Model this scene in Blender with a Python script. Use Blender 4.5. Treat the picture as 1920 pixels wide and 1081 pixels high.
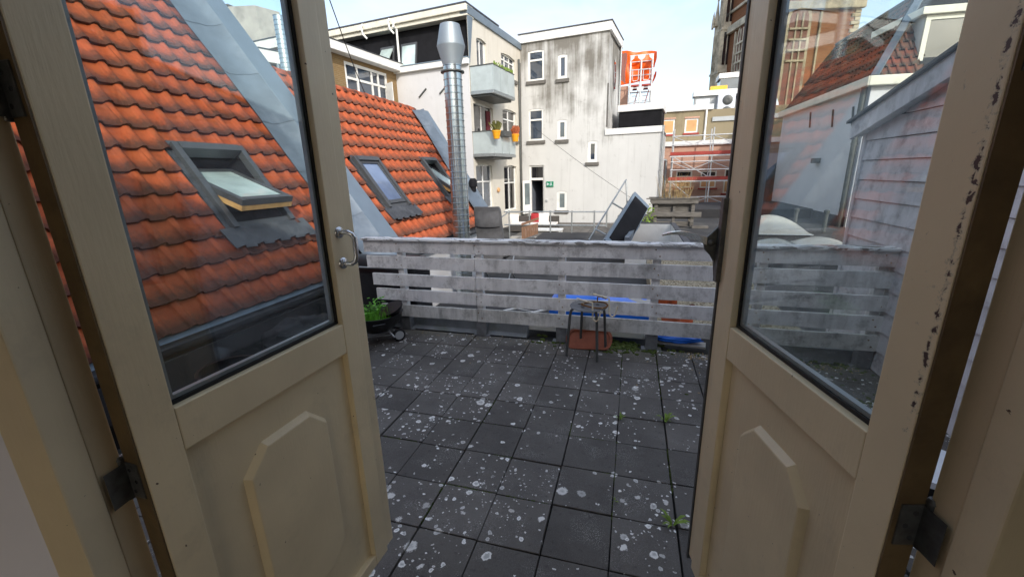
import bpy, bmesh, math, random
from mathutils import Vector, Matrix
random.seed(7)
V = Vector
rad = math.radians
scene = bpy.context.scene
for o in list(bpy.data.objects):
    bpy.data.objects.remove(o)
COL = scene.collection

# ------------------------------------------------------------------ camera
FPX, PIT, ROLL, CAMH, YAW = 775.5, .2707, -.0262, 1.648, .2836
def _cam():
    fw = V((0, math.cos(PIT), -math.sin(PIT))); r = V((1, 0, 0)); u = r.cross(fw)
    r2 = math.cos(ROLL)*r + math.sin(ROLL)*u; u2 = -math.sin(ROLL)*r + math.cos(ROLL)*u
    Mw = Matrix(((math.cos(YAW), -math.sin(YAW), 0), (math.sin(YAW), math.cos(YAW), 0), (0, 0, 1)))
    return Mw @ r2, Mw @ u2, Mw @ fw
CR, CU, CF = _cam(); CO = V((0, 0, CAMH))
cam_data = bpy.data.cameras.new('camera'); cam = bpy.data.objects.new('camera', cam_data)
COL.objects.link(cam); scene.camera = cam
cam.matrix_world = Matrix(((CR.x, CU.x, -CF.x, CO.x), (CR.y, CU.y, -CF.y, CO.y), (CR.z, CU.z, -CF.z, CO.z), (0, 0, 0, 1)))
cam_data.sensor_width = 36; cam_data.lens = 36*FPX/1920
cam_data.clip_start = .02; cam_data.clip_end = 3000

# photo pixel (1920 wide) -> point on a plane of the place
def ray(px, py): return CF + CR*((px-960)/FPX) + CU*((540.5-py)/FPX)
def atz(px, py, z): d = ray(px, py); return CO + d*((z-CAMH)/d.z)
def aty(px, py, y): d = ray(px, py); return CO + d*(y/d.y)
def atx(px, py, x): d = ray(px, py); return CO + d*(x/d.x)
def onpl(px, py, p0, n): d = ray(px, py); return CO + d*((p0-CO).dot(n)/d.dot(n))

# ------------------------------------------------------------------ world, sun, exposure
SUN_AZ, SUN_EL = math.atan2(.55, -.83), rad(31)
world = bpy.data.worlds.new('World'); scene.world = world; world.use_nodes = True
nt = world.node_tree; nt.nodes.clear()
def N(t, typ, **kw):
    n = t.nodes.new(typ)
    for k, v in kw.items():
        if k.startswith('i_'): n.inputs[k[2:]].default_value = v
        else: setattr(n, k, v)
    return n
out = N(nt, 'ShaderNodeOutputWorld'); bg = N(nt, 'ShaderNodeBackground'); bg.inputs['Strength'].default_value = .12
sky = N(nt, 'ShaderNodeTexSky', sky_type='NISHITA', sun_disc=False)
sky.sun_elevation = SUN_EL; sky.sun_rotation = SUN_AZ; sky.air_density = 1.2; sky.dust_density = 2.2; sky.ozone_density = 1.3
tc = N(nt, 'ShaderNodeTexCoord')
mp = N(nt, 'ShaderNodeMapping'); mp.inputs['Scale'].default_value = (1, 1, 2.2); mp.inputs['Location'].default_value = (.3, .1, .2)
n1 = N(nt, 'ShaderNodeTexNoise'); n1.inputs['Scale'].default_value = 2.2; n1.inputs['Detail'].default_value = 7; n1.inputs['Roughness'].default_value = .55; n1.inputs['Distortion'].default_value = .4
rmp = N(nt, 'ShaderNodeValToRGB'); rmp.color_ramp.elements[0].position = .40; rmp.color_ramp.elements[1].position = .68
rmp.color_ramp.elements[0].color = (.06, .06, .06, 1); rmp.color_ramp.elements[1].color = (1, 1, 1, 1)
mix = N(nt, 'ShaderNodeMix', data_type='RGBA'); mix.inputs['B'].default_value = (3.2, 3.3, 3.6, 1)
nt.links.new(tc.outputs['Generated'], mp.inputs['Vector']); nt.links.new(mp.outputs[0], n1.inputs['Vector'])
nt.links.new(n1.outputs['Fac'], rmp.inputs['Fac']); nt.links.new(rmp.outputs['Color'], mix.inputs['Factor'])
nt.links.new(sky.outputs[0], mix.inputs['A']); nt.links.new(mix.outputs['Result'], bg.inputs['Color']); nt.links.new(bg.outputs[0], out.inputs[0])
sl = bpy.data.lights.new('sun', 'SUN'); sl.energy = 1.1; sl.angle = rad(1.2); sl.color = (1, .96, .90)
sun = bpy.data.objects.new('sun', sl); COL.objects.link(sun)
SD = V((math.sin(SUN_AZ)*math.cos(SUN_EL), math.cos(SUN_AZ)*math.cos(SUN_EL), math.sin(SUN_EL)))
sun.rotation_euler = SD.to_track_quat('Z', 'Y').to_euler(); sun.location = SD*60
scene.view_settings.view_transform = 'Standard'; scene.view_settings.look = 'None'
scene.view_settings.exposure = 1.4; scene.view_settings.gamma = 1
scene.view_settings.use_curve_mapping = False
scene.render.engine = 'CYCLES'
scene.cycles.max_bounces = 6; scene.cycles.glossy_bounces = 3; scene.cycles.transparent_max_bounces = 10; scene.cycles.caustics_reflective = False; scene.cycles.caustics_refractive = False

# ------------------------------------------------------------------ materials
def lin(r, g, b): return tuple((c/255/12.92 if c/255 <= .04045 else ((c/255+.055)/1.055)**2.4) for c in (r, g, b)) + (1,)
def sc(c, k): return tuple(min(1, x*k) for x in c[:3]) + (1,)
MATS = {}
def base_mat(name, rough=.6, metal=0, spec=.5):
    m = bpy.data.materials.new(name); m.use_nodes = True; t = m.node_tree
    b = t.nodes['Principled BSDF']; b.inputs['Roughness'].default_value = rough; b.inputs['Metallic'].default_value = metal
    b.inputs['Specular IOR Level'].default_value = spec
    MATS[name] = m
    return m, t, b
def pos(t, scale=(1, 1, 1), obj=False):
    if obj: s = N(t, 'ShaderNodeTexCoord').outputs['Object']
    else: s = N(t, 'ShaderNodeNewGeometry').outputs['Position']
    mp = N(t, 'ShaderNodeMapping'); mp.inputs['Scale'].default_value = scale
    t.links.new(s, mp.inputs['Vector']); return mp.outputs[0]
def noise(t, vec, scale=5, detail=4, rough=.55, dist=0):
    n = N(t, 'ShaderNodeTexNoise'); n.inputs['Scale'].default_value = scale; n.inputs['Detail'].default_value = detail
    n.inputs['Roughness'].default_value = rough; n.inputs['Distortion'].default_value = dist
    t.links.new(vec, n.inputs['Vector']); return n.outputs['Fac']
def ramp(t, fac, p0, p1, c0=(0, 0, 0, 1), c1=(1, 1, 1, 1)):
    r = N(t, 'ShaderNodeValToRGB'); e = r.color_ramp.elements; e[0].position = p0; e[1].position = p1; e[0].color = c0; e[1].color = c1
    t.links.new(fac, r.inputs['Fac']); return r.outputs['Color']
def mixc(t, fac, a, b, blend='MIX'):
    m = N(t, 'ShaderNodeMix', data_type='RGBA', blend_type=blend)
    for k, v in (('Factor', fac), ('A', a), ('B', b)):
        if isinstance(v, (tuple, float, int)): m.inputs[k].default_value = v
        else: t.links.new(v, m.inputs[k])
    return m.outputs['Result']
def mth(t, op, a, b=None, c=None):
    m = N(t, 'ShaderNodeMath', operation=op)
    for i, v in enumerate((a, b, c)):
        if v is None: continue
        if isinstance(v, (int, float)): m.inputs[i].default_value = v
        else: t.links.new(v, m.inputs[i])
    return m.outputs[0]
def bump(t, b, h, strength=.3, dist=.01):
    n = N(t, 'ShaderNodeBump'); n.inputs['Strength'].default_value = strength; n.inputs['Distance'].default_value = dist
    t.links.new(h, n.inputs['Height']); t.links.new(n.outputs[0], b.inputs['Normal'])
def objrand(t): return N(t, 'ShaderNodeObjectInfo').outputs['Random']
def sepxyz(t, v):
    s = N(t, 'ShaderNodeSeparateXYZ'); t.links.new(v, s.inputs[0]); return s.outputs

def plain(name, col, rough=.6, metal=0, var=.18, scale=6, bstr=.15, bscale=90, dirt=None, dirtamt=.35, rand=0., spec=.5, stretch=(1, 1, 1)):
    m, t, b = base_mat(name, rough, metal, spec)
    p = pos(t, stretch)
    c = mixc(t, ramp(t, noise(t, p, scale, 3), .3, .7), sc(col, 1-var), sc(col, 1+var))
    if dirt: c = mixc(t, mixc(t, ramp(t, noise(t, p, scale*.45, 4, .7), .5, .72), (0, 0, 0, 1), (dirtamt,)*3+(1,)), c, dirt)
    if rand:
        k = mth(t, 'MULTIPLY_ADD', objrand(t), 2*rand, 1-rand)
        c = mixc(t, 1., c, N(t, 'ShaderNodeCombineColor').outputs[0], 'MULTIPLY') if False else c
        h = N(t, 'ShaderNodeHueSaturation'); t.links.new(k, h.inputs['Value']); t.links.new(c, h.inputs['Color']); c = h.outputs[0]
    t.links.new(c, b.inputs['Base Color'])
    if bstr: bump(t, b, noise(t, p, bscale, 2), bstr, .004)
    return m

BEIGE = lin(226, 209, 172)
def mk_paint(name, col, chips=None):
    m, t, b = base_mat(name, .38)
    p = pos(t, (1, 1, 1)); po = pos(t, (1, 1, .12))
    c = mixc(t, ramp(t, noise(t, p, 3.1, 5), .3, .7), sc(col, .88), sc(col, 1.05))
    c = mixc(t, mixc(t, ramp(t, noise(t, p, 7, 8, .75), .56, .75), (0, 0, 0, 1), (.30,)*3+(1,)), c, sc(col, .55))
    ch = ramp(t, noise(t, p, 55, 3, .6), .735, .745)
    c = mixc(t, ch, c, lin(92, 70, 52))
    t.links.new(c, b.inputs['Base Color'])
    bump(t, b, mth(t, 'ADD', noise(t, po, 140, 2), noise(t, p, 20, 5)), .22, .003)
    t.links.new(mth(t, 'MULTIPLY_ADD', noise(t, p, 9, 4), .22, .26), b.inputs['Roughness'])
    return m
mk_paint('beige_paint', BEIGE)
def mk_chipped():
    m, t, b = base_mat('chipped_paint', .42)
    p = pos(t); po = pos(t, obj=True)
    c = mixc(t, ramp(t, noise(t, p, 3.1, 5), .3, .7), sc(BEIGE, .93), sc(BEIGE, 1.05))
    # worn band near the hinge edge of the stile (object X = distance from hinge edge)
    x = sepxyz(t, po)[0]
    d = mth(t, 'ABSOLUTE', mth(t, 'SUBTRACT', x, .013))
    band = mth(t, 'SUBTRACT', 1, mth(t, 'MULTIPLY', d, 85))
    zz = ramp(t, mth(t, 'MULTIPLY', sepxyz(t, po)[2], .4), .47, .52)     # worn only above the rail
    band = mth(t, 'MULTIPLY', mth(t, 'MAXIMUM', band, 0), zz)
    n = noise(t, pos(t, (1, 1, 1)), 66, 4, .65, .3)
    pale = ramp(t, mth(t, 'MULTIPLY_ADD', band, .25, n), .66, .69)
    dark = ramp(t, mth(t, 'MULTIPLY_ADD', band, .25, n), .73, .76)
    c = mixc(t, pale, c, lin(205, 192, 160)); c = mixc(t, dark, c, lin(78, 60, 56))
    t.links.new(c, b.inputs['Base Color'])
    bump(t, b, mth(t, 'SUBTRACT', noise(t, p, 20, 4), pale), .25, .003)
mk_chipped()

def mk_paving():
    m, t, b = base_mat('paving_concrete', .85, 0, .3)
    p = pos(t)
    r = objrand(t)
    c = mixc(t, ramp(t, noise(t, p, 2.3, 6, .6), .3, .7), lin(80, 76, 72), lin(108, 104, 98))
    c = mixc(t, ramp(t, noise(t, p, 240, 2, .7), .45, .75), c, lin(110, 109, 107))
    c = mixc(t, mixc(t, ramp(t, noise(t, p, 30, 5, .7), .58, .74), (0, 0, 0, 1), (.6,)*3+(1,)), c, lin(38, 38, 38))
    h = N(t, 'ShaderNodeHueSaturation'); t.links.new(mth(t, 'MULTIPLY_ADD', r, .34, .83), h.inputs['Value']); t.links.new(c, h.inputs['Color']); c = h.outputs[0]
    # algae towards the fence: brown-green film with its own shape
    y = sepxyz(t, p)[1]
    al = ramp(t, mth(t, 'MULTIPLY_ADD', noise(t, p, 2.1, 6, .6), 1.6, mth(t, 'MULTIPLY_ADD', y, .9, -3.75)), .25, .75)
    c = mixc(t, mixc(t, .55, (0, 0, 0, 1), al), c, lin(88, 84, 66))
    pd = N(t, 'ShaderNodeVectorMath', operation='ADD'); nn = N(t, 'ShaderNodeTexNoise'); nn.inputs['Scale'].default_value = 28; nn.inputs['Detail'].default_value = 3
    t.links.new(p, nn.inputs['Vector']); sc_ = N(t, 'ShaderNodeVectorMath', operation='SCALE'); sc_.inputs['Scale'].default_value = .030
    t.links.new(nn.outputs['Color'], sc_.inputs[0]); t.links.new(p, pd.inputs[0]); t.links.new(sc_.outputs[0], pd.inputs[1])
    flat = N(t, 'ShaderNodeMapping'); flat.inputs['Scale'].default_value = (1, 1, 0); t.links.new(pd.outputs[0], flat.inputs['Vector'])
    dens = ramp(t, mth(t, 'MULTIPLY_ADD', mth(t, 'SUBTRACT', r, .5), .22, noise(t, p, 1.5, 3)), .34, .66)
    h0 = None
    for scale, rmin, rmax, thr, gray in ((8, .06, .30, .40, 168), (15, .06, .38, .40, 190), (27, .06, .38, .46, 208), (60, .06, .38, .56, 196)):
        v = N(t, 'ShaderNodeTexVoronoi', voronoi_dimensions='3D', feature='F1'); v.inputs['Scale'].default_value = scale
        t.links.new(flat.outputs[0], v.inputs['Vector'])
        s = N(t, 'ShaderNodeSeparateColor'); t.links.new(v.outputs['Color'], s.inputs[0])
        radv = mth(t, 'MULTIPLY_ADD', s.outputs[0], rmax-rmin, rmin)
        on = mth(t, 'GREATER_THAN', mth(t, 'MULTIPLY_ADD', dens, .55, s.outputs[1]), thr+.58)
        edge = mth(t, 'SUBTRACT', radv, v.outputs['Distance'])
        edge = mth(t, 'MULTIPLY_ADD', mth(t, 'SUBTRACT', noise(t, p, 130, 3), .5), .16, edge)
        k = mth(t, 'MULTIPLY', on, ramp(t, edge, .0, .045))
        k = mth(t, 'MULTIPLY', k, mth(t, 'MULTIPLY_ADD', s.outputs[2], .45, .55))
        # paler ring, greyer heart
        heart = ramp(t, edge, .10, .22)
        lc = mixc(t, heart, lin(min(250, gray+52), min(250, gray+51), min(246, gray+45)), lin(gray-4, gray-4, gray-8))
        c = mixc(t, k, c, lc)
    # fine speckle zones
    v = N(t, 'ShaderNodeTexVoronoi'); v.inputs['Scale'].default_value = 190; t.links.new(p, v.inputs['Vector'])
    sp = mth(t, 'MULTIPLY', ramp(t, v.outputs['Distance'], .24, .34, (1, 1, 1, 1), (0, 0, 0, 1)), ramp(t, noise(t, p, 4.2, 4, .6), .50, .68))
    c = mixc(t, mixc(t, .6, (0, 0, 0, 1), sp), c, lin(205, 204, 198))
    t.links.new(c, b.inputs['Base Color'])
    bump(t, b, mth(t, 'ADD', noise(t, p, 260, 3), noise(t, p, 40, 4)), .5, .003)
mk_paving()

def mk_clay(name, c0, c1, dark, moss=None, mossamt=.4):
    m, t, b = base_mat(name, .66, 0, .22)
    p = pos(t); po = pos(t, obj=True); r = objrand(t)
    c = mixc(t, r, c0, c1)
    c = mixc(t, ramp(t, noise(t, p, 9, 5, .6), .35, .75), c, sc(c1, .80))
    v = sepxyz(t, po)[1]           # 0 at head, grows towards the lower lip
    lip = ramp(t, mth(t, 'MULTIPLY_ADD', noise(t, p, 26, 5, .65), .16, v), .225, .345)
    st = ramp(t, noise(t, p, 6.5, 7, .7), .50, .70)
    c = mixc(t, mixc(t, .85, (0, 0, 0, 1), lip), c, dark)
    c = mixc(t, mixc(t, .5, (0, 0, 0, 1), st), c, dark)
    if moss: c = mixc(t, mixc(t, mossamt, (0, 0, 0, 1), ramp(t, noise(t, p, 1.3, 5, .6), .4, .62)), c, moss)
    h = N(t, 'ShaderNodeHueSaturation'); t.links.new(mth(t, 'MULTIPLY_ADD', r, .42, .78), h.inputs['Value']); t.links.new(c, h.inputs['Color'])
    t.links.new(h.outputs[0], b.inputs['Base Color'])
    bump(t, b, noise(t, p, 120, 4), .25, .003)
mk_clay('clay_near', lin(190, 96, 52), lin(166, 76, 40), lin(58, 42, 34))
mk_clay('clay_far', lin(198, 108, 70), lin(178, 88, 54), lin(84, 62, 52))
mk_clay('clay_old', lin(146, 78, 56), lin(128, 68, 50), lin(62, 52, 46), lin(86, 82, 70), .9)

def mk_board(name, col, streak, green=None, amt=.6, zk=7.):
    m, t, b = base_mat(name, .72, 0, .35)
    p = pos(t)
    c = mixc(t, ramp(t, noise(t, pos(t, (1, 1, .25)), 3.5, 6, .6), .3, .7), sc(col, .86), sc(col, 1.06))
    st = ramp(t, noise(t, pos(t, (9, 9, 1.4)), 1., 6, .68), .42, .70)
    blot = ramp(t, noise(t, p, 2.4, 6, .65), .36, .60)
    c = mixc(t, mixc(t, amt, (0, 0, 0, 1), mixc(t, 1., st, blot, 'MULTIPLY')), c, streak)
    c = mixc(t, mixc(t, .75, (0, 0, 0, 1), ramp(t, noise(t, p, 7, 8, .74), .50, .72)), c, streak)
    c = mixc(t, ramp(t, noise(t, pos(t, (10, 10, 60)), 1., 4, .7), .70, .73), c, lin(70, 66, 62))
    if green: c = mixc(t, mixc(t, .5, (0, 0, 0, 1), ramp(t, noise(t, p, 1.1, 5), .45, .7)), c, green)
    t.links.new(c, b.inputs['Base Color'])
    bump(t, b, mth(t, 'ADD', noise(t, pos(t, (6, 60, 60)), 2, 4), noise(t, p, 50, 4)), .3, .004)
mk_board('fence_board', lin(232, 232, 230), lin(112, 111, 106), None, .6)
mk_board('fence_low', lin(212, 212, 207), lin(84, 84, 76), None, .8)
mk_board('siding_paint', lin(216, 214, 216), lin(128, 126, 126), None, .4)
def mk_peel():
    m, t, b = base_mat('peeling_paint', .7)
    p = pos(t, (.35, 1, 1))
    f = ramp(t, noise(t, p, 11, 7, .7, .8), .52, .56)
    c = mixc(t, f, lin(226, 227, 226), mixc(t, noise(t, p, 60, 3), lin(92, 90, 86), lin(150, 147, 140)))
    t.links.new(c, b.inputs['Base Color']); bump(t, b, f, .5, -.004)
mk_peel()

def mk_stucco(name, col, stain, zc, zs, amt=.8, hi=None):
    """zc: height where run-off stains thin out; zs: softness"""
    m, t, b = base_mat(name, .85, 0, .2)
    p = pos(t); z = sepxyz(t, p)[2]
    c = mixc(t, ramp(t, noise(t, p, .8, 6, .6), .3, .7), sc(col, .93), sc(col, 1.04))
    g = mth(t, 'MULTIPLY', mth(t, 'SUBTRACT', z, zc), 1/zs)
    run = noise(t, pos(t, (2.6, 2.6, .16)), 1.6, 7, .62)
    big = noise(t, p, .5, 5, .6)
    k = mth(t, 'ADD', mth(t, 'MULTIPLY_ADD', run, 1.1, mth(t, 'MULTIPLY', big, 1.5)), mth(t, 'MULTIPLY_ADD', g, .34, -1.02))
    k = ramp(t, k, .18, .62)
    c = mixc(t, mixc(t, amt, (0, 0, 0, 1), k), c, stain)
    drip = ramp(t, noise(t, pos(t, (5, 5, .25)), 1.4, 5, .6), .56, .78)
    c = mixc(t, mixc(t, .2, (0, 0, 0, 1), drip), c, stain)
    c = mixc(t, mixc(t, .35, (0, 0, 0, 1), ramp(t, noise(t, p, 2.5, 8, .72), .60, .72)), c, sc(stain, .8))
    t.links.new(c, b.inputs['Base Color']); bump(t, b, noise(t, p, 14, 6, .65), .3, .01)
mk_stucco('stucco_white', lin(208, 208, 205), lin(104, 99, 89), 5.3, 3.0, .86)
mk_stucco('stucco_cream', lin(210, 205, 193), lin(170, 160, 142), 9, 6, .35)
mk_stucco('stucco_clean', lin(206, 206, 207), lin(186, 184, 180), 9, 6, .3)
mk_stucco('stucco_pink', lin(214, 213, 217), lin(168, 166, 166), 6, 3, .4)
mk_stucco('stucco_grey', lin(150, 138, 112), lin(98, 88, 72), 6, 3, .7)

def mk_brick(name, c1, c2, mortar, scale=1., stain=None):
    m, t, b = base_mat(name, .9, 0, .2)
    p = pos(t)
    s = sepxyz(t, p); cb = N(t, 'ShaderNodeCombineXYZ'); t.links.new(mth(t, 'ADD', s[0], s[1]), cb.inputs[0]); t.links.new(s[2], cb.inputs[1])
    br = N(t, 'ShaderNodeTexBrick'); br.inputs['Color1'].default_value = c1; br.inputs['Color2'].default_value = c2; br.inputs['Mortar'].default_value = mortar
    br.inputs['Scale'].default_value = scale; br.inputs['Brick Width'].default_value = .22; br.inputs['Row Height'].default_value = .065; br.inputs['Mortar Size'].default_value = .008
    t.links.new(cb.outputs[0], br.inputs['Vector'])
    c = mixc(t, mixc(t, .6, (0, 0, 0, 1), ramp(t, noise(t, p, .7, 7, .65), .42, .68)), br.outputs['Color'], stain or sc(c1, .6))
    c = mixc(t, .5, c, mixc(t, noise(t, p, 9, 5), sc(c1, .7), sc(c2, 1.25)))
    t.links.new(c, b.inputs['Base Color']); bump(t, b, br.outputs['Fac'], .3, -.01)
mk_brick('brick_yellow', lin(150, 124, 84), lin(126, 102, 68), lin(150, 144, 130))
mk_brick('brick_pink', lin(204, 164, 142), lin(190, 148, 128), lin(196, 176, 158))
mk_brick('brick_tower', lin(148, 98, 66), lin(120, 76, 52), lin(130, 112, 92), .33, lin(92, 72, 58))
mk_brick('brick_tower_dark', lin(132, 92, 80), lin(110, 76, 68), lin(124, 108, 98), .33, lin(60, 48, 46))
mk_brick('brick_own', lin(150, 120, 96), lin(130, 100, 80), lin(160, 150, 138))

def mk_glass(name, tint=(.93, .97, .95, 1), ior=1.52, haze=.0):
    m = bpy.data.materials.new(name); m.use_nodes = True; t = m.node_tree; t.nodes.clear(); MATS[name] = m
    o = N(t, 'ShaderNodeOutputMaterial'); fz = N(t, 'ShaderNodeLayerWeight').outputs['Facing']; f0 = ((ior-1)/(ior+1))**2
    fr = mth(t, 'MULTIPLY_ADD', mth(t, 'POWER', fz, 5), 1-f0, f0)
    tr = N(t, 'ShaderNodeBsdfTransparent'); tr.inputs['Color'].default_value = tint
    gl = N(t, 'ShaderNodeBsdfGlossy'); gl.inputs['Roughness'].default_value = .012; gl.inputs['Color'].default_value = (1, 1, 1, 1)
    mx = N(t, 'ShaderNodeMixShader'); t.links.new(fr, mx.inputs[0]); t.links.new(tr.outputs[0], mx.inputs[1]); t.links.new(gl.outputs[0], mx.inputs[2])
    df = N(t, 'ShaderNodeBsdfDiffuse'); df.inputs['Color'].default_value = (.7, .72, .72, 1)
    mx2 = N(t, 'ShaderNodeMixShader'); p = pos(t, (1, 1, .4))
    t.links.new(mth(t, 'MULTIPLY', ramp(t, noise(t, p, 7, 6, .7), .45, .8), haze), mx2.inputs[0])
    t.links.new(mx.outputs[0], mx2.inputs[1]); t.links.new(df.outputs[0], mx2.inputs[2])
    t.links.new(mx2.outputs[0], o.inputs[0])
mk_glass('door_glass', (.96, .98, .972, 1), 1.4, .02)
mk_glass('dirty_glass', (.85, .93, .90, 1), 1.8, .25)
def mk_pane(name, col, rough=.04):
    m, t, b = base_mat(name, rough, 0, .9)
    b.inputs['IOR'].default_value = 1.7
    p = pos(t); c = mixc(t, ramp(t, noise(t, p, 1.3, 3), .3, .7), sc(col, .6), sc(col, 1.3)); t.links.new(c, b.inputs['Base Color'])
mk_pane('window_pane', lin(58, 68, 82))
mk_pane('dark_pane', lin(34, 34, 38))
mk_pane('pale_pane', lin(128, 140, 142), .15)

mk_pane('skylight_blue', lin(112, 130, 160), .03)
mk_pane('skylight_glass', lin(196, 214, 210), .04)  # pale base colour stands in for the sky reflected in the glass
plain('brown_edge', lin(104, 86, 58), .5, var=.2, scale=14, bstr=.2, dirt=lin(52, 42, 30), dirtamt=.5)
plain('joint_soil', lin(30, 30, 26), .95, var=.4, scale=18, bstr=.6)
plain('moss', lin(70, 84, 28), .95, var=.4, scale=30, bstr=.8, bscale=200)
plain('weed', lin(112, 138, 48), .7, var=.3, scale=30, bstr=0)
plain('herb', lin(92, 158, 42), .6, var=.3, scale=26, bstr=0)
plain('zinc', lin(122, 132, 140), .48, .6, var=.16, scale=3, bstr=.12, bscale=6, dirt=lin(170, 176, 180), dirtamt=.6)
plain('zinc_matte', lin(124, 138, 150), .55, .35, var=.1, scale=2.2, bstr=.1, bscale=8, dirt=lin(112, 122, 130), dirtamt=.5)
plain('duct_steel', lin(176, 186, 190), .24, .95, var=.10, scale=9, bstr=.05, bscale=20)
plain('galvanised', lin(168, 172, 172), .45, .8, var=.15, scale=14, bstr=.1)
plain('post_shoe', lin(120, 122, 124), .55, .4, var=.2, scale=20, bstr=.2)
plain('cast_metal', lin(84, 86, 84), .5, .3, var=.2, scale=20, bstr=.3)
plain('chrome', lin(200, 202, 204), .2, 1., var=.05, scale=10, bstr=0)
plain('hinge_steel', lin(96, 98, 98), .42, .5, var=.3, scale=40, bstr=.2)
plain('rubber', lin(16, 16, 17), .6, var=.2, bstr=.1)
plain('seal_grey', lin(150, 156, 160), .35, .3, var=.1, bstr=0)
plain('lead', lin(74, 76, 80), .6, .3, var=.2, scale=9, bstr=.25, bscale=30, dirt=lin(128, 130, 132), dirtamt=.5)
plain('window_frame_grey', lin(82, 84, 86), .45, .3, var=.12, bstr=.08)
plain('pine', lin(204, 160, 100), .5, var=.14, scale=12, bstr=.1)
plain('white_paint', lin(234, 234, 230), .5, var=.05, scale=4, bstr=.08, dirt=lin(170, 166, 156), dirtamt=.35)
plain('cream_paint', lin(226, 222, 206), .5, var=.05, scale=4, bstr=.08, dirt=lin(170, 164, 150), dirtamt=.35)
plain('plaster_room', lin(232, 232, 240), .9, var=.03, scale=3, bstr=.1, bscale=120)
plain('room_board', lin(140, 132, 124), .5, var=.2, scale=6)
plain('slate_black', lin(24, 24, 27), .8, var=.3, scale=3, bstr=.2, bscale=14, spec=.2)
plain('black_enamel', lin(20, 20, 22), .32, var=.25, scale=12, bstr=.12)
plain('black_cloth', lin(28, 28, 31), .8, var=.25, scale=6, bstr=.5, bscale=9)
plain('chair_fabric', lin(88, 88, 90), .85, var=.2, scale=9, bstr=.3, bscale=60, dirt=lin(96, 94, 90), dirtamt=.4)
plain('bitumen', lin(52, 52, 53), .9, var=.28, scale=1.1, bstr=.4, bscale=60, dirt=lin(110, 108, 102), dirtamt=.7)
plain('bitumen_dark', lin(46, 46, 48), .9, var=.25, scale=1.5, bstr=.4, bscale=60)
plain('flashing', lin(118, 122, 124), .7, .1, var=.2, scale=6, bstr=.3, bscale=30, dirt=lin(88, 94, 62), dirtamt=.6)
plain('gravel', lin(150, 140, 118), .95, var=.5, scale=40, bstr=1., bscale=60)
plain('pebble', lin(168, 158, 136), .9, var=.35, scale=34, bstr=.2)
plain('blue_tarp', lin(20, 118, 232), .4, var=.12, scale=4, bstr=.35, bscale=9)
plain('orange_tarp', lin(238, 104, 26), .5, var=.1, scale=1.2, bstr=.3, bscale=3)
plain('terracotta', lin(150, 86, 62), .8, var=.15, scale=12, bstr=.25, dirt=lin(96, 66, 54), dirtamt=.5)
plain('rust', lin(120, 84, 48), .85, .2, var=.4, scale=40, bstr=.5, dirt=lin(226, 208, 160), dirtamt=.9)
plain('wire_white', lin(222, 214, 190), .55, var=.15, scale=40, bstr=.2, dirt=lin(140, 96, 50), dirtamt=.7)
plain('grey_disc', lin(126, 128, 130), .55, .3, var=.12, scale=10, bstr=.1)
plain('old_wood', lin(104, 100, 94), .9, var=.35, scale=7, bstr=.7, bscale=40, dirt=lin(58, 54, 48), dirtamt=.7, stretch=(.4, .4, 3))
plain('brown_wood', lin(142, 106, 80), .85, var=.25, scale=8, bstr=.4, bscale=40, stretch=(3, 3, .5))
plain('plywood', lin(214, 164, 112), .75, var=.16, scale=1.6, bstr=.1, dirt=lin(188, 120, 70), dirtamt=.4)
plain('concrete', lin(176, 172, 164), .9, var=.14, scale=2.4, bstr=.4, bscale=30, dirt=lin(122, 118, 110), dirtamt=.6)
plain('scaffold_steel', lin(206, 208, 208), .45, .45, var=.1, scale=5, bstr=0)
plain('scaffold_deck', lin(158, 62, 52), .7, var=.2, scale=3, bstr=.2)
plain('balcony_glass', lin(182, 192, 192), .35, .15, var=.08, scale=2, bstr=.05, dirt=lin(150, 158, 156), dirtamt=.5)
plain('stone_sill', lin(104, 101, 96), .85, var=.15, scale=8, bstr=.3)
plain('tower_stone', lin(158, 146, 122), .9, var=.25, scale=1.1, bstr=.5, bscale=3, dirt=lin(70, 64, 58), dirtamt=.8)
plain('tower_stone_shade', lin(196, 186, 166), .9, var=.3, scale=1.1, bstr=.5, bscale=3, dirt=lin(70, 66, 60), dirtamt=.7)  # tower_stone copy for the shaded faces, its colour lightened against the shade
plain('rattan', lin(70, 66, 62), .8, var=.3, scale=30, bstr=.4)
plain('cushion', lin(226, 220, 214), .85, var=.06, scale=5, bstr=.2, bscale=20)
plain('red_cloth', lin(160, 40, 44), .8, var=.1, bstr=.1)
plain('yellow_pot', lin(232, 158, 22), .5, var=.1, bstr=.05)
plain('pot_plant', lin(96, 96, 44), .8, var=.4, scale=60, bstr=0)
plain('flower', lin(176, 96, 60), .8, var=.5, scale=60, bstr=0)
plain('sign_green', lin(24, 132, 96), .4, var=.05, bstr=0)
plain('dome_acrylic', lin(186, 182, 172), .3, var=.08, scale=4, bstr=.05, dirt=lin(178, 172, 158), dirtamt=.5)
plain('grey_plastic', lin(116, 122, 132), .4, var=.1, bstr=.05)
plain('white_plastic', lin(222, 228, 234), .45, var=.06, bstr=.05)
plain('yellow_plastic', lin(226, 178, 60), .5, var=.1, bstr=.05)
plain('grey_panel', lin(176, 180, 180), .5, .2, var=.08, scale=2, bstr=.05)
plain('twig', lin(158, 136, 96), .9, var=.2, bstr=0)
plain('cloth_curtain', lin(92, 24, 34), .9, var=.2, scale=14, bstr=.2)
plain('ground', lin(96, 92, 86), .95, var=.2, scale=.2, bstr=.2)

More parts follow.
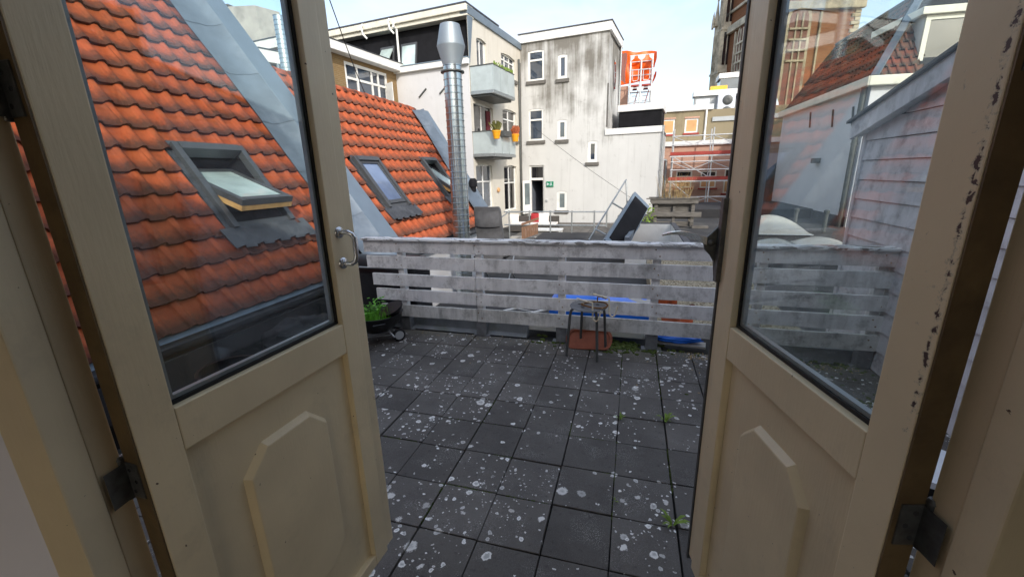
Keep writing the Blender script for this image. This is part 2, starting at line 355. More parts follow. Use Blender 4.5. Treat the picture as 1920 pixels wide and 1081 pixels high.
# ------------------------------------------------------------------ builders
WM = {}
class MB:
    def __init__(s): s.v = []; s.f = []
    def add(s, vs, fs):
        k = len(s.v); s.v += [V(x) for x in vs]; s.f += [tuple(i+k for i in f) for f in fs]; return s
    def hexa(s, p):   # 4 bottom (ccw seen from above) + 4 top
        return s.add(p, [(3, 2, 1, 0), (4, 5, 6, 7), (0, 1, 5, 4), (1, 2, 6, 5), (2, 3, 7, 6), (3, 0, 4, 7)])
    def box(s, x0, x1, y0, y1, z0, z1):
        return s.hexa([(x0, y0, z0), (x1, y0, z0), (x1, y1, z0), (x0, y1, z0), (x0, y0, z1), (x1, y0, z1), (x1, y1, z1), (x0, y1, z1)])
    def fbox(s, fr, a0, a1, d0, d1, z0, z1):
        return s.hexa([fr(a0, d0, z0), fr(a1, d0, z0), fr(a1, d1, z0), fr(a0, d1, z0), fr(a0, d0, z1), fr(a1, d0, z1), fr(a1, d1, z1), fr(a0, d1, z1)])
    def prism(s, poly, vec):
        poly = [V(p) for p in poly]; vec = V(vec); n = len(poly)
        return s.add(poly+[p+vec for p in poly], [tuple(range(n))[::-1], tuple(range(n, 2*n))]+[(i, (i+1) % n, n+(i+1) % n, n+i) for i in range(n)])
    def tube(s, p0, p1, r0, r1=None, seg=10, caps=True):
        p0 = V(p0); p1 = V(p1); r1 = r0 if r1 is None else r1
        d = (p1-p0).normalized(); a = d.orthogonal().normalized(); b = d.cross(a)
        vs = [p0+(a*math.cos(t)+b*math.sin(t))*r0 for t in [2*math.pi*i/seg for i in range(seg)]]
        vs += [p1+(a*math.cos(t)+b*math.sin(t))*r1 for t in [2*math.pi*i/seg for i in range(seg)]]
        fs = [(i, (i+1) % seg, seg+(i+1) % seg, seg+i) for i in range(seg)]
        if caps: fs += [tuple(range(seg))[::-1], tuple(range(seg, 2*seg))]
        return s.add(vs, fs)
    def path(s, pts, r, seg=8, closed=False, rr=None):
        pts = [V(p) for p in pts]; n = len(pts); vs = []; a = None
        for i, p in enumerate(pts):
            d = (pts[(i+1) % n]-pts[i-1]) if (closed or 0 < i < n-1) else (pts[1]-pts[0] if i == 0 else pts[-1]-pts[-2])
            d.normalize()
            a = (d.orthogonal() if a is None else a-d*a.dot(d)).normalized(); b = d.cross(a); q = rr[i] if rr else r
            vs += [p+(a*math.cos(t)+b*math.sin(t))*q for t in [2*math.pi*k/seg for k in range(seg)]]
        fs = []
        for i in range(n if closed else n-1):
            j = (i+1) % n
            fs += [(i*seg+k, i*seg+(k+1) % seg, j*seg+(k+1) % seg, j*seg+k) for k in range(seg)]
        if not closed: fs += [tuple(range(seg))[::-1], tuple(range((n-1)*seg, n*seg))]
        return s.add(vs, fs)
    def lathe(s, prof, c=(0, 0, 0), seg=24, axis=None):
        c = V(c); vs = []; ax = V(axis).normalized() if axis else V((0, 0, 1)); a = ax.orthogonal().normalized() if axis else V((1, 0, 0)); b = ax.cross(a)
        for r, z in prof:
            vs += [c+ax*z+(a*math.cos(t)+b*math.sin(t))*r for t in [2*math.pi*i/seg for i in range(seg)]]
        fs = [(i*seg+k, i*seg+(k+1) % seg, (i+1)*seg+(k+1) % seg, (i+1)*seg+k) for i in range(len(prof)-1) for k in range(seg)]
        if prof[0][0] > 1e-6: fs.append(tuple(range(seg))[::-1])
        if prof[-1][0] > 1e-6: fs.append(tuple(range((len(prof)-1)*seg, len(prof)*seg)))
        return s.add(vs, fs)
    def bar(s, p0, p1, w, h, up=(0, 0, 1)):
        p0 = V(p0); p1 = V(p1); d = (p1-p0).normalized(); up = V(up); a = d.cross(up).normalized()*(w/2); b = a.cross(d).normalized()*(h/2)
        return s.hexa([p0-a-b, p0+a-b, p1+a-b, p1-a-b, p0-a+b, p0+a+b, p1+a+b, p1-a+b])
    def quad(s, *p): return s.add(p, [tuple(range(len(p)))])
    def grid(s, fn, nu, nv):
        vs = [fn(i/nu, j/nv) for j in range(nv+1) for i in range(nu+1)]
        return s.add(vs, [(j*(nu+1)+i, j*(nu+1)+i+1, (j+1)*(nu+1)+i+1, (j+1)*(nu+1)+i) for j in range(nv) for i in range(nu)])
    def build(s, name, mat, parent=None, local=False, bevel=0, smooth=False, solid=0):
        vs = s.v
        loc = None
        if parent is None and not local:
            xs = [v.x for v in vs]; ys = [v.y for v in vs]; zs = [v.z for v in vs]
            loc = V(((min(xs)+max(xs))/2, (min(ys)+max(ys))/2, min(zs))); vs = [v-loc for v in vs]
        elif parent is not None and not local:
            inv = WM[parent].inverted(); vs = [inv @ v for v in vs]
        me = bpy.data.meshes.new(name); me.from_pydata([tuple(v) for v in vs], [], s.f); me.validate()
        bm = bmesh.new(); bm.from_mesh(me)
        bmesh.ops.recalc_face_normals(bm, faces=bm.faces)
        if bevel:
            es = [e for e in bm.edges if len(e.link_faces) == 2 and e.calc_face_angle(0) > .5]
            bmesh.ops.bevel(bm, geom=es, offset=bevel, segments=2, affect='EDGES', profile=.6, clamp_overlap=True)
        bm.to_mesh(me); bm.free()
        me.materials.append(MATS[mat])
        if smooth:
            for p in me.polygons: p.use_smooth = True
            try: me.set_sharp_from_angle(angle=rad(40))
            except Exception: pass
        o = bpy.data.objects.new(name, me); COL.objects.link(o)
        if loc is not None: o.location = loc; WM[o] = Matrix.Translation(loc)
        elif parent is not None: o.parent = parent; WM[o] = WM[parent]
        else: WM[o] = Matrix.Identity(4)
        return o
def tag(o, label=None, cat=None, group=None, kind=None):
    if label: o['label'] = label
    if cat: o['category'] = cat
    if group: o['group'] = group
    if kind: o['kind'] = kind
    return o
def thing(name, loc, label, cat, group=None, rotz=0):
    o = bpy.data.objects.new(name, None); COL.objects.link(o); o.empty_display_size = .2
    o.location = loc; o.rotation_euler = (0, 0, rotz); WM[o] = Matrix.Translation(V(loc)) @ Matrix.Rotation(rotz, 4, 'Z')
    return tag(o, label, cat, group)
def inst(me_obj, name, M, parent):       # linked copy of a piece with its own transform
    o = bpy.data.objects.new(name, me_obj if isinstance(me_obj, bpy.types.Mesh) else me_obj.data); COL.objects.link(o)
    o.parent = parent; L = WM[parent].inverted() @ M; o.matrix_local = L; WM[o] = M
    return o
def lay_pieces(me, name, mats, parent, cap=300):
    """the pieces that show largest become objects; any beyond the cap are joined into one part"""
    def key(M):
        d = M.translation-CO; z = d.dot(CF)
        if z <= .1: return 9e3
        px, py = 960+FPX*d.dot(CR)/z, 540.5-FPX*d.dot(CU)/z
        return z+(0 if -80 < px < 2000 and -80 < py < 1160 else 500)
    mats = sorted(mats, key=key)
    for M in mats[:cap]: inst(me, name, M, parent)
    if len(mats) > cap:
        m = MB()
        for M in mats[cap:]: m.add([M @ v.co for v in me.vertices], [tuple(p.vertices) for p in me.polygons])
        tag(m.build(name+'s', me.materials[0].name, parent, smooth=True), kind='stuff')
    print(name, len(mats))
def copytree(root, loc, rotz=0, label=None):
    r = root.copy(); COL.objects.link(r); r.location = loc; r.rotation_euler = (0, 0, rotz)
    WM[r] = Matrix.Translation(V(loc)) @ Matrix.Rotation(rotz, 4, 'Z')
    if label: r['label'] = label
    for ch in list(root.children):
        c = ch.copy(); COL.objects.link(c); c.parent = r
        for g in list(ch.children):
            d = g.copy(); COL.objects.link(d); d.parent = c
    return r
class Fr:
    """vertical wall frame: a along the wall, d outwards, z up"""
    def __init__(s, o, u, n): s.o = V((o[0], o[1], 0)); s.u = V((u[0], u[1], 0)).normalized(); s.n = V((n[0], n[1], 0)).normalized()
    def __call__(s, a, d, z): p = s.o+s.u*a+s.n*d; return V((p.x, p.y, z))
    def px(s, x, y, d=0):
        p = onpl(x, y, s.o+s.n*d, s.n); return (p-s.o).dot(s.u), p.z
    def rect(s, x0, y0, x1, y1, d=0):   # pixel box -> (a0,a1,z0,z1)
        ym = (y0+y1)/2; xm = (x0+x1)/2
        a = sorted((s.px(x0, ym, d)[0], s.px(x1, ym, d)[0])); z = sorted((s.px(xm, y0, d)[1], s.px(xm, y1, d)[1]))
        return a[0], a[1], z[0], z[1]
def wall(fr, a0, a1, z0, z1, holes, depth, mb=None):
    """wall skin with real openings and reveals going back by depth"""
    mb = mb or MB()
    A = sorted({a0, a1, *[min(max(h[k], a0), a1) for h in holes for k in (0, 1)]}); Z = sorted({z0, z1, *[min(max(h[k], z0), z1) for h in holes for k in (2, 3)]})
    for i in range(len(A)-1):
        for j in range(len(Z)-1):
            ca, cz = (A[i]+A[i+1])/2, (Z[j]+Z[j+1])/2
            if any(h[0] < ca < h[1] and h[2] < cz < h[3] for h in holes): continue
            mb.quad(fr(A[i], 0, Z[j]), fr(A[i+1], 0, Z[j]), fr(A[i+1], 0, Z[j+1]), fr(A[i], 0, Z[j+1]))
    for h in holes:
        p = [(h[0], h[2]), (h[1], h[2]), (h[1], h[3]), (h[0], h[3])]
        for k in range(4):
            (x, y), (X, Y) = p[k], p[(k+1) % 4]
            mb.quad(fr(x, 0, y), fr(X, 0, Y), fr(X, -depth, Y), fr(x, -depth, y))
    return mb
def window(fr, h, parent, depth=.12, fw=.07, mull=(), trans=(), frame='white_paint', pane='window_pane', sill=None, arch=0, name='window'):
    """frame set back in the opening, pane behind it; mull: fractions across, trans: fractions up"""
    a0, a1, z0, z1 = h; m = MB(); d0, d1 = -depth-.05, -depth+.03
    m.fbox(fr, a0, a0+fw, d0, d1, z0, z1); m.fbox(fr, a1-fw, a1, d0, d1, z0, z1)
    m.fbox(fr, a0+fw, a1-fw, d0, d1, z0, z0+fw); m.fbox(fr, a0+fw, a1-fw, d0, d1, z1-fw, z1)
    zc = [z0+fw]+[z0+(z1-z0)*t for t in trans]+[z1-fw]
    for t in trans: z = z0+(z1-z0)*t; m.fbox(fr, a0+fw, a1-fw, d0, d1-.004, z-fw*.42, z+fw*.42)
    for t in mull: a = a0+(a1-a0)*t; m.fbox(fr, a-fw*.42, a+fw*.42, d0, d1-.008, z0+fw, z1-fw)
    w = m.build(name, frame, parent)
    A = [a0+fw]+[a0+(a1-a0)*t for t in mull]+[a1-fw]
    for j in range(len(zc)-1):
        for i in range(len(A)-1):
            MB().fbox(fr, A[i]+.002, A[i+1]-.002, -depth-.03, -depth-.015, zc[j]+.002, zc[j+1]-.002).build('pane', pane, w)
    if arch:   # shallow segmental head in front of the frame
        n = 7; pts = [fr(a0-.02, -.03, z1+.02)]+[fr(a0-.02+(a1-a0+.04)*i/n, -.03, z1-arch*(1-math.sin(math.pi*i/n))) for i in range(n+1)]+[fr(a1+.02, -.03, z1+.02)]
        MB().prism(pts, fr.n*.032).build('arched_head', arch_mat, w)
    if sill: MB().fbox(fr, a0-.1, a1+.1, -depth, .09, z0-.16, z0-.002).build('sill', sill, w)
    return w
arch_mat = 'stucco_white'

# ------------------------------------------------------------------ ground and flat roofs
tag(MB().grid(lambda u, v: V((-1500+3000*u, -1200+3200*v, -8)), 8, 8).build('ground', 'ground', local=True), kind='structure')
FLAT = -.5
flat = MB(); flat.box(-3.15, 14, 4.42, 15.3, FLAT-.8, FLAT); flat.box(-.32, 14, 15.3, 31, FLAT-.8, FLAT); flat.box(-7, -.32, 15.3, 23.2, FLAT-.9, -1.02)
tag(flat.build('flat_roof', 'bitumen', local=True), kind='structure')

# ------------------------------------------------------------------ our house: opening, room, mass
PL, PR = V((-1.0, .486, 0)), V((.508, .75, 0))
HU = (PR-PL).normalized(); HN = V((-HU.y, HU.x, 0)); HW = (PR-PL).length
hf = Fr(PL, HU, HN)
house = thing('house', hf(HW/2, -2.4, .1), 'cream timber door frame set in a white plastered room wall', 'house')
TOP = 3.30
wl = MB()
def slab_wall(mb, fr, a0, a1, z0, z1, holes, d0, d1):
    wall(Fr(fr(0, d1, 0), fr.u, fr.n), a0, a1, z0, z1, holes, d1-d0, mb)
    back = Fr(fr(0, d0, 0), fr.u, fr.n); wall(back, a0, a1, z0, z1, holes, 0.0, mb)
op = (-.075, HW+.075, .07, 2.49)
slab_wall(wl, hf, -2.2, HW+2.2, -.6, 2.75, [op], -.092, -.02)
wl.build('room_wall', 'plaster_room', house)
ex = MB()
ex.fbox(hf, -2.3, HW+2.3, -5.33, -.02, 2.75, TOP); ex.fbox(hf, HW+2.2, HW+2.32, -5.33, -.06, -2, 2.75)
ex.build('upper_storey', 'brick_own', house)
MB().fbox(hf, -2.2, HW+2.2, -5.2, -.092, .0, .07).build('floor', 'room_board', house)
MB().fbox(hf, -2.2, HW+2.2, -5.2, -.092, 2.68, 2.745).build('ceiling', 'plaster_room', house)
MB().fbox(hf, -2.32, -2.2, -5.3, -.02, -.6, 2.748).build('side_wall', 'plaster_room', house)
bk = MB(); slab_wall(bk, hf, -2.2, HW+2.2, 0, 2.75, [(-.4, HW+.4, .75, 2.35)], -5.32, -5.2); bk.build('back_wall', 'plaster_room', house)
MB().fbox(hf, -2.4, HW+2.4, -5.4, .06, TOP, TOP+.16).build('roof_edge', 'zinc_matte', house)
for sg, x0 in ((1, 0), (-1, HW)):
    f = lambda a, sg=sg, x0=x0: x0-sg*a
    def bx(mb, a0, a1, d0, d1, z0, z1): a, b = sorted((f(a0), f(a1))); return mb.fbox(hf, a, b, d0, d1, z0, z1)
    bx(MB(), 0.004, .078, -.050, -.002, .06, 2.43).build('door_post', 'beige_paint', house, bevel=.003)
    bx(MB(), .0, .082, -.110, -.0525, .06, 2.42).build('jamb_lining', 'beige_paint', house, bevel=.004)
MB().fbox(hf, -.078, HW+.078, -.05, -.002, 2.432, 2.5).build('frame_head', 'beige_paint', house, bevel=.003)
MB().fbox(hf, -.08, HW+.08, -.11, -.0525, 2.422, 2.5).build('lining_head', 'beige_paint', house, bevel=.003)
MB().fbox(hf, -.078, HW+.078, -.17, .05, .01, .085).build('threshold', 'stone_sill', house, bevel=.006)

# block added out of frame on the right to keep the terrace shaded
nb = thing('shade_block', (8, -1, -8), 'tall unseen brick block added behind the clapboard shed to shade the terrace', 'house')
MB().box(4.72, 12, -6, 2.95, -8, 7.1).build('wall', 'brick_own', nb); MB().box(4.60, 12.1, -6.1, 3.05, 7.1, 7.4).build('roof_edge', 'white_paint', nb, bevel=.02)
# ------------------------------------------------------------------ door leaves (local: x from hinge, y towards the room side when shut, z up)
def door(name, piv, az, sgn, label):
    """sgn=+1: inner face looks to the right of the opening direction"""
    u = V((math.sin(rad(az)), math.cos(rad(az)), 0)); rot = math.atan2(u.y, u.x)
    r = thing(name, (piv.x, piv.y, .0), label, 'door', 'pair of open half glazed doors', rot)
    Y = lambda a, b: sorted((-sgn*a, -sgn*b))   # offset from pivot towards the room side
    def bx(x0, x1, a, b, z0, z1): y0, y1 = Y(a, b); return MB().box(x0, x1, y0, y1, z0, z1)
    B, T, W = .125, 2.40, .765
    bx(.003, .085, .0, .05, B, T).build('hinge_stile', 'chipped_paint' if sgn < 0 else 'beige_paint', r, True, bevel=.003)
    bx(-.0005, .0028, .0015, .0485, B, T).build('hinge_edge', 'brown_edge', r, True)
    bx(.632, .705, .0, .05, B, T).build('free_stile', 'beige_paint', r, True, bevel=.003)
    bx(.706, W, .0, .036, B, T).build('closing_strip', 'beige_paint', r, True, bevel=.003)
    bx(.086, .631, .0, .049, 1.062, 1.168).build('middle_rail', 'beige_paint', r, True, bevel=.003)
    bx(.086, .631, .0, .049, 2.30, T).build('top_rail', 'beige_paint', r, True, bevel=.003)
    bx(.086, .631, .0, .049, B, .172).build('bottom_rail', 'beige_paint', r, True, bevel=.003)
    bx(.084, .634, .008, .026, .17, 1.064).build('panel', 'beige_paint', r, True)
    # raised octagonal field
    x0, x1, z0, z1, k = .208, .512, .33, .945, .070
    def oc(i, y): return [V((x, -sgn*y, z)) for x, z in ((x0+k+i*.4, z0+i), (x1-k-i*.4, z0+i), (x1-i, z0+k+i*.4), (x1-i, z1-k-i*.4), (x1-k-i*.4, z1-i), (x0+k+i*.4, z1-i), (x0+i, z1-k-i*.4), (x0+i, z0+k+i*.4))]
    m = MB(); m.add(oc(0, .0255)+oc(.012, .044)+oc(.016, .0455), [(i, (i+1) % 8, 8+(i+1) % 8, 8+i) for i in range(8)]+[(8+i, 8+(i+1) % 8, 16+(i+1) % 8, 16+i) for i in range(8)]+[tuple(range(16, 24))])
    m.build('raised_field', 'beige_paint', r, True)
    # glazing: beads, rubber, spacer, two panes
    g0, g1, h0, h1 = .0855, .6315, 1.1685, 2.2995
    def ring(i0, i1, a, b):
        mm = MB(); y0, y1 = Y(a, b)
        mm.box(g0+i0, g0+i1, y0, y1, h0+i0, h1-i0); mm.box(g1-i1, g1-i0, y0, y1, h0+i0, h1-i0)
        mm.box(g0+i1, g1-i1, y0, y1, h0+i0, h0+i1); mm.box(g0+i1, g1-i1, y0, y1, h1-i1, h1-i0); return mm
    ring(0, .009, .006, .030).build('glazing_rubber', 'rubber', r, True)
    ring(.0092, .019, .0095, .0235).build('spacer_bar', 'seal_grey', r, True)
    g = bx(g0+.009, g1-.009, .0055, .0090, h0+.009, h1-.009).build('glass_pane', 'door_glass', r, True)
    bx(g0+.009, g1-.009, .0240, .0275, h0+.009, h1-.009).build('glass_pane', 'door_glass', r, True)
    # hinges: leaf on stile edge, knuckle; counter leaf on post
    for zc in (.30, 1.045, 1.80):
        hg = MB()
        hg.box(-.0035, .0035, min(0, -sgn*.040), max(0, -sgn*.040), zc-.042, zc+.042)
        hb = hg.build('hinge', 'hinge_steel', r, True, bevel=.001)
        kn = MB()
        for i in range(5): kn.tube((-.004, sgn*.006, zc-.048+i*.0192), (-.004, sgn*.006, zc-.048+i*.0192+.0182), .0085, seg=12)
        kn.tube((-.004, sgn*.006, zc+.048), (-.004, sgn*.006, zc+.056), .010, .006, seg=12); kn.build('knuckle', 'hinge_steel', hb, True, smooth=True)
        lf = MB(); a = V((-.004, sgn*.004, 0))
        inv = WM[r].inverted()
        p0, p1 = (-.0015, -.0005) if sgn > 0 else (HW+.0005, HW+.0015)
        lf.hexa([inv @ hf(x, d, zc+dz) for dz in (-.042, .042) for x, d in ((p0+(.0055 if sgn > 0 else -.0055), -.002), (p1+(.0055 if sgn > 0 else -.0055), -.002), (p1+(.0055 if sgn > 0 else -.0055), -.046), (p0+(.0055 if sgn > 0 else -.0055), -.046))])
        lf.build('post_leaf', 'hinge_steel', hb, True)
        sw = MB()
        for q in (-.026, .0, .026): sw.tube((-.0035, -sgn*(.016 if q else .028), zc+q), (-.0048, -sgn*(.016 if q else .028), zc+q), .0045, seg=8)
        sw.build('screw', 'chrome', hb, True)
    return r
dl = door('door_leaf', PL, 2.0, 1, 'cream half glazed door leaf with the chrome pull handle')
dr = door('door_leaf', PR, -13.5, -1, 'cream half glazed door leaf with dark lever lock and chipped stile')
# pull handle on the left leaf
m = MB(); xh = .672
m.path([(xh, -.05, 1.475), (xh+.002, -.082, 1.477), (xh+.008, -.094, 1.468), (xh+.012, -.098, 1.455), (xh+.012, -.098, 1.395), (xh+.008, -.094, 1.378), (xh+.002, -.082, 1.370), (xh, -.05, 1.372)], .0085, 10)
ph = m.build('pull_handle', 'chrome', dl, True, smooth=True)
for z in (1.475, 1.372): MB().lathe([(.0, .008), (.014, .008), (.0195, .004), (.0205, 0)], (xh, -.0495, z), 20, (0, -1, 0)).build('rose', 'chrome', ph, True, smooth=True)
# dark edge strip and lever lock on the right leaf
MB().box(.7655, .7785, .002, .040, .10, 2.40).build('edge_strip', 'cast_metal', dr, True, bevel=.002)
bw = [(.0, 1.55), (.018, 1.55), (.020, 1.50), (.026, 1.465), (.045, 1.445), (.062, 1.428), (.070, 1.408), (.064, 1.386), (.046, 1.368), (.032, 1.345), (.026, 1.30), (.024, 1.285), (.0, 1.285)]
lk = MB().prism([(.779, .022+y, z) for y, z in bw], (.013, 0, 0)).build('lock_case', 'cast_metal', dr, True, bevel=.002)
MB().lathe([(0, .006), (.006, .006), (.010, .003), (.011, 0)], (.778, .072, 1.41), 16, (-1, 0, 0)).build('pivot_screw', 'hinge_steel', lk, True, smooth=True)
MB().box(.758, .7787, .012, .052, 1.28, 1.555).build('lock_plate', 'hinge_steel', dr, True, bevel=.001)
lv = MB(); n = 10
top = []; 
for i in range(n+1):
    t = i/n; y = .085+.145*t; z = 1.428+.030*math.sin(t*2.2)-.012*t; w = .009-.003*t; h = .020*(1-t)+.005
    top.append((y, z, w, h))
for i in range(n):
    (y, z, w, h), (Y2, Z2, W2, H2) = top[i], top[i+1]
    lv.hexa([(.785-w, y, z-h), (.785+w, y, z-h), (.785+W2, Y2, Z2-H2), (.785-W2, Y2, Z2-H2), (.785-w, y, z), (.785+w, y, z), (.785+W2, Y2, Z2), (.785-W2, Y2, Z2)])
lv.build('lever', 'chrome', lk, True, smooth=True)
MB().box(.766, .784, -.004, .010, .845, .875).build('strike_catch', 'hinge_steel', dr, True)

# ------------------------------------------------------------------ terrace
TS = .302; TX, TY = -.926, 1.437
ter = MB().box(-3.15, 2.02, .2, 4.42, -1.0, -.022).build('terrace', 'joint_soil', local=True); tag(ter, kind='structure')
proto = MB().box(-.1475, .1475, -.1475, .1475, -.045, 0)
pm = proto.build('paving_tile', 'paving_concrete', ter, bevel=.004)
tile_me = pm.data; first = True
rr = random.Random(3)
shift = {i: rr.uniform(-.004, .004) for i in range(-12, 14)}
for i in range(-7, 10):
    for j in range(-4, 8):
        if j == 7 and rr.random() < .0: continue
        x = TX+(i+.5)*TS+shift[i]*.6; y = TY+(j+.5)*TS+shift[i]
        if x > 1.98 or x < -3.02: continue
        M = Matrix.Translation((x+rr.uniform(-.0016, .0016), y+rr.uniform(-.0016, .0016), rr.uniform(-.004, .002))) @ Matrix.Rotation(rr.uniform(-.006, .006), 4, 'Z') @ Matrix.Rotation(rr.uniform(-.006, .006), 4, 'X') @ Matrix.Rotation(rr.uniform(-.006, .006), 4, 'Y')
        if first: pm.matrix_local = M; first = False; WM[pm] = M
        else: inst(tile_me, 'paving_tile', M, ter)
# kerb flashing at the terrace edge, moss, soil
MB().prism([(-2.85, 3.90, -.02), (-2.85, 4.02, -.02), (-2.85, 4.02, .15), (-2.85, 3.97, .15), (-2.85, 3.925, .03), (-2.85, 3.88, .004)], (1.86, 0, 0)).build('kerb_flashing', 'flashing', ter, bevel=.004)
MB().prism([(1.0, 3.93, -.02), (1.0, 4.02, -.02), (1.0, 4.02, .10), (1.0, 3.97, .10)], (1.0, 0, 0)).build('kerb_flashing', 'flashing', ter)
# thin moss cushions in joints and along the kerb
mo = MB(); rr = random.Random(11)
def blob(mb, c, rx, ry, rz, rnd, seg=6):
    vs = [V(c)+V((0, 0, rz))]
    for k, (q, h) in enumerate(((.55, .8), (1, .15))):
        for i in range(seg): t = 2*math.pi*(i+.5*k)/seg; w = q*rnd.uniform(.75, 1.2); vs.append(V(c)+V((rx*w*math.cos(t), ry*w*math.sin(t), rz*h-(.012 if k else 0))))
    fs = [(0, 1+i, 1+(i+1) % seg) for i in range(seg)]+[(1+i, 1+seg+i, 1+seg+(i+1) % seg, 1+(i+1) % seg) for i in range(seg)]
    mb.add(vs, fs)
def moss_line(p, q, n, w=.006, h=.004):
    p = V(p); q = V(q)
    for k in range(n):
        c = p.lerp(q, rr.random()); blob(mo, (c.x+rr.uniform(-w, w)*.5, c.y+rr.uniform(-w, w)*.5, -.004), rr.uniform(.5, 1.4)*w, rr.uniform(.5, 1.4)*w, rr.uniform(.5, 1.3)*h, rr)
X = lambda i: TX+i*TS
Yj = lambda j: TY+j*TS
for a, b, n in (((X(-.1), Yj(1)), (X(.9), Yj(1)), 46), ((X(2), Yj(3)), (X(3.1), Yj(3)), 40), ((X(.6), Yj(2)), (X(1), Yj(2)), 14), ((X(2.6), Yj(2)), (X(2.95), Yj(2)), 12), ((X(1.2), Yj(1)), (X(2), Yj(1)), 20),
                ((X(-1.9), Yj(2)), (X(-1.1), Yj(2)), 24), ((X(4), Yj(1.8)), (X(4), Yj(3.1)), 44), ((X(3), Yj(.8)), (X(3), Yj(2.6)), 40), ((X(2), Yj(3)), (X(2), Yj(3.5)), 16), ((X(0), Yj(.1)), (X(0), Yj(.9)), 26), ((X(3), Yj(4.6)), (X(3), Yj(7.4)), 46), ((X(4), Yj(5)), (X(4), Yj(7.4)), 30), ((X(0), Yj(3)), (X(0), Yj(4)), 16), ((X(-1), Yj(3)), (X(1), Yj(3)), 22)):
    moss_line((*a, 0), (*b, 0), n)
for k in range(420):
    x = rr.choice((rr.uniform(-.9, .7), rr.uniform(-.3, .35), rr.uniform(.9, 1.9), rr.uniform(-.35, .1))); y = rr.gauss(3.86, .07)
    blob(mo, (x, min(max(y, 3.70), 4.05), -.003), rr.uniform(.012, .035), rr.uniform(.010, .022), rr.uniform(.006, .016), rr)
for k in range(160):
    blob(mo, (rr.gauss(1.35, .28), rr.gauss(3.3, .25), -.002), rr.uniform(.01, .03), rr.uniform(.01, .03), rr.uniform(.003, .008), rr)
tag(mo.build('moss', 'moss', ter, smooth=True), kind='stuff')
# leaf litter and grit by the railing
lit = MB(); rr = random.Random(5)
for k in range(500):
    x = rr.choice((rr.uniform(.5, 1.9), rr.uniform(.55, .9), rr.uniform(-2.2, 1.9))); y = rr.uniform(3.70, 3.86) if rr.random() < .8 else rr.uniform(3.0, 3.8)
    s = rr.uniform(.004, .012); t = rr.random()*6.3; z = .002+rr.random()*.006
    c, d = math.cos(t)*s, math.sin(t)*s
    lit.quad((x-c, y-d, z), (x+d*.5, y-c*.5, z+.003), (x+c, y+d, z+rr.random()*.006), (x-d*.5, y+c*.5, z+.002))
tag(lit.build('leaf_litter', 'twig', ter), kind='stuff')
def weed(p, n, h, mat, label, seed, spread=1.):
    r2 = random.Random(seed); m = MB()
    for k in range(n):
        t = r2.random()*6.28; L = h*r2.uniform(.6, 1.1); d = V((math.cos(t), math.sin(t), 0)); q = V((-d.y, d.x, 0)); w = L*r2.uniform(.07, .16)
        b = V(p); pts = [b, b+d*L*.25*spread+V((0, 0, L*.55)), b+d*L*.6*spread+V((0, 0, L*.85)), b+d*L*.95*spread+V((0, 0, L*.8))]
        ws = (.25*w, .8*w, w, .05*w)
        for i in range(3): m.quad(pts[i]-q*ws[i], pts[i]+q*ws[i], pts[i+1]+q*ws[i+1], pts[i+1]-q*ws[i+1])
    return tag(m.build('weed', mat), label, 'weed', 'weeds in the paving joints')
weed((.29, 2.64, -.01), 12, .07, 'weed', 'tall green weed in a paving joint out from the strike catch', 1)
weed((.262, 1.75, -.01), 12, .06, 'weed', 'broad leaved green weed at a tile corner next to the right door', 2, 1.3)
weed((-.01, 2.6, -.01), 7, .045, 'weed', 'small pale weed in the joint one tile from the tall weed', 3)
weed((-.015, 1.84, -.015), 5, .03, 'weed', 'tiny green sprout in a joint by the most lichened tile', 4)

# ------------------------------------------------------------------ slatted railing
FY = 3.82
rail = thing('slatted_railing', (-.4, FY, 0), 'weathered white slatted timber railing with a peeling cap rail', 'railing')
rows = [(.872, 1.0, -2.775), (.700, .832, -2.757), (.510, .643, -2.704), (.341, .472, -2.675), (.163, .297, -2.63)]
rr = random.Random(9)
for k, (z0, z1, xl) in enumerate(rows):
    for xa, xb in ((xl, -1.502), (-1.498, 2.0)):
        m = MB(); n = 16; dz = rr.uniform(-.004, .004)
        def fn(u, v, s): return None
        vs = []
        tl = rr.uniform(-.004, .004)
        for i in range(n+1):
            x = xa+(xb-xa)*i/n; w = .003*math.sin(x*2.1+k)+.0015*math.sin(x*7+k*2); e = rr.uniform(-.0015, .0015)
            vs += [V((x, FY+w, z0+dz+e)), V((x, FY+.026+w, z0+dz+e)), V((x, FY+.026+w, z1+dz+tl-e)), V((x, FY+w, z1+dz+tl-e))]
        fs = [(0, 1, 2, 3), (4*n+3, 4*n+2, 4*n+1, 4*n)]
        for i in range(n):
            a, b = 4*i, 4*i+4
            for q in range(4): fs.append((a+q, b+q, b+(q+1) % 4, a+(q+1) % 4))
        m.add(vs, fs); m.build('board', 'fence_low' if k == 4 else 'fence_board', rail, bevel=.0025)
scr = MB(); rr = random.Random(77)
for z0, z1, xl in rows:
    for x in (-2.36, -1.47, -.62, .24, 1.09, 1.93):
        for dx, dz in ((-.018, .03), (.018, -.028)):
            c = V((x+dx+rr.uniform(-.006, .006), FY+.004, (z0+z1)/2+dz)); scr.lathe([(0, .0062), (.0055, .0055), (.0065, .002)], c, 8, (0, -1, 0))
tag(scr.build('screw_heads', 'rust', rail), kind='stuff')
capm = MB(); n = 60; vs = []; rr = random.Random(21)
for i in range(n+1):
    x = -2.79+4.79*i/n; e = rr.uniform(-.002, .002); f = rr.uniform(-.004, .004)
    vs += [V((x, FY-.03+f, 1.002)), V((x, FY+.10, 1.002)), V((x, FY+.10+f, 1.024+e)), V((x, FY-.028+f, 1.022+e))]
fs = [(0, 1, 2, 3), (4*n+3, 4*n+2, 4*n+1, 4*n)]
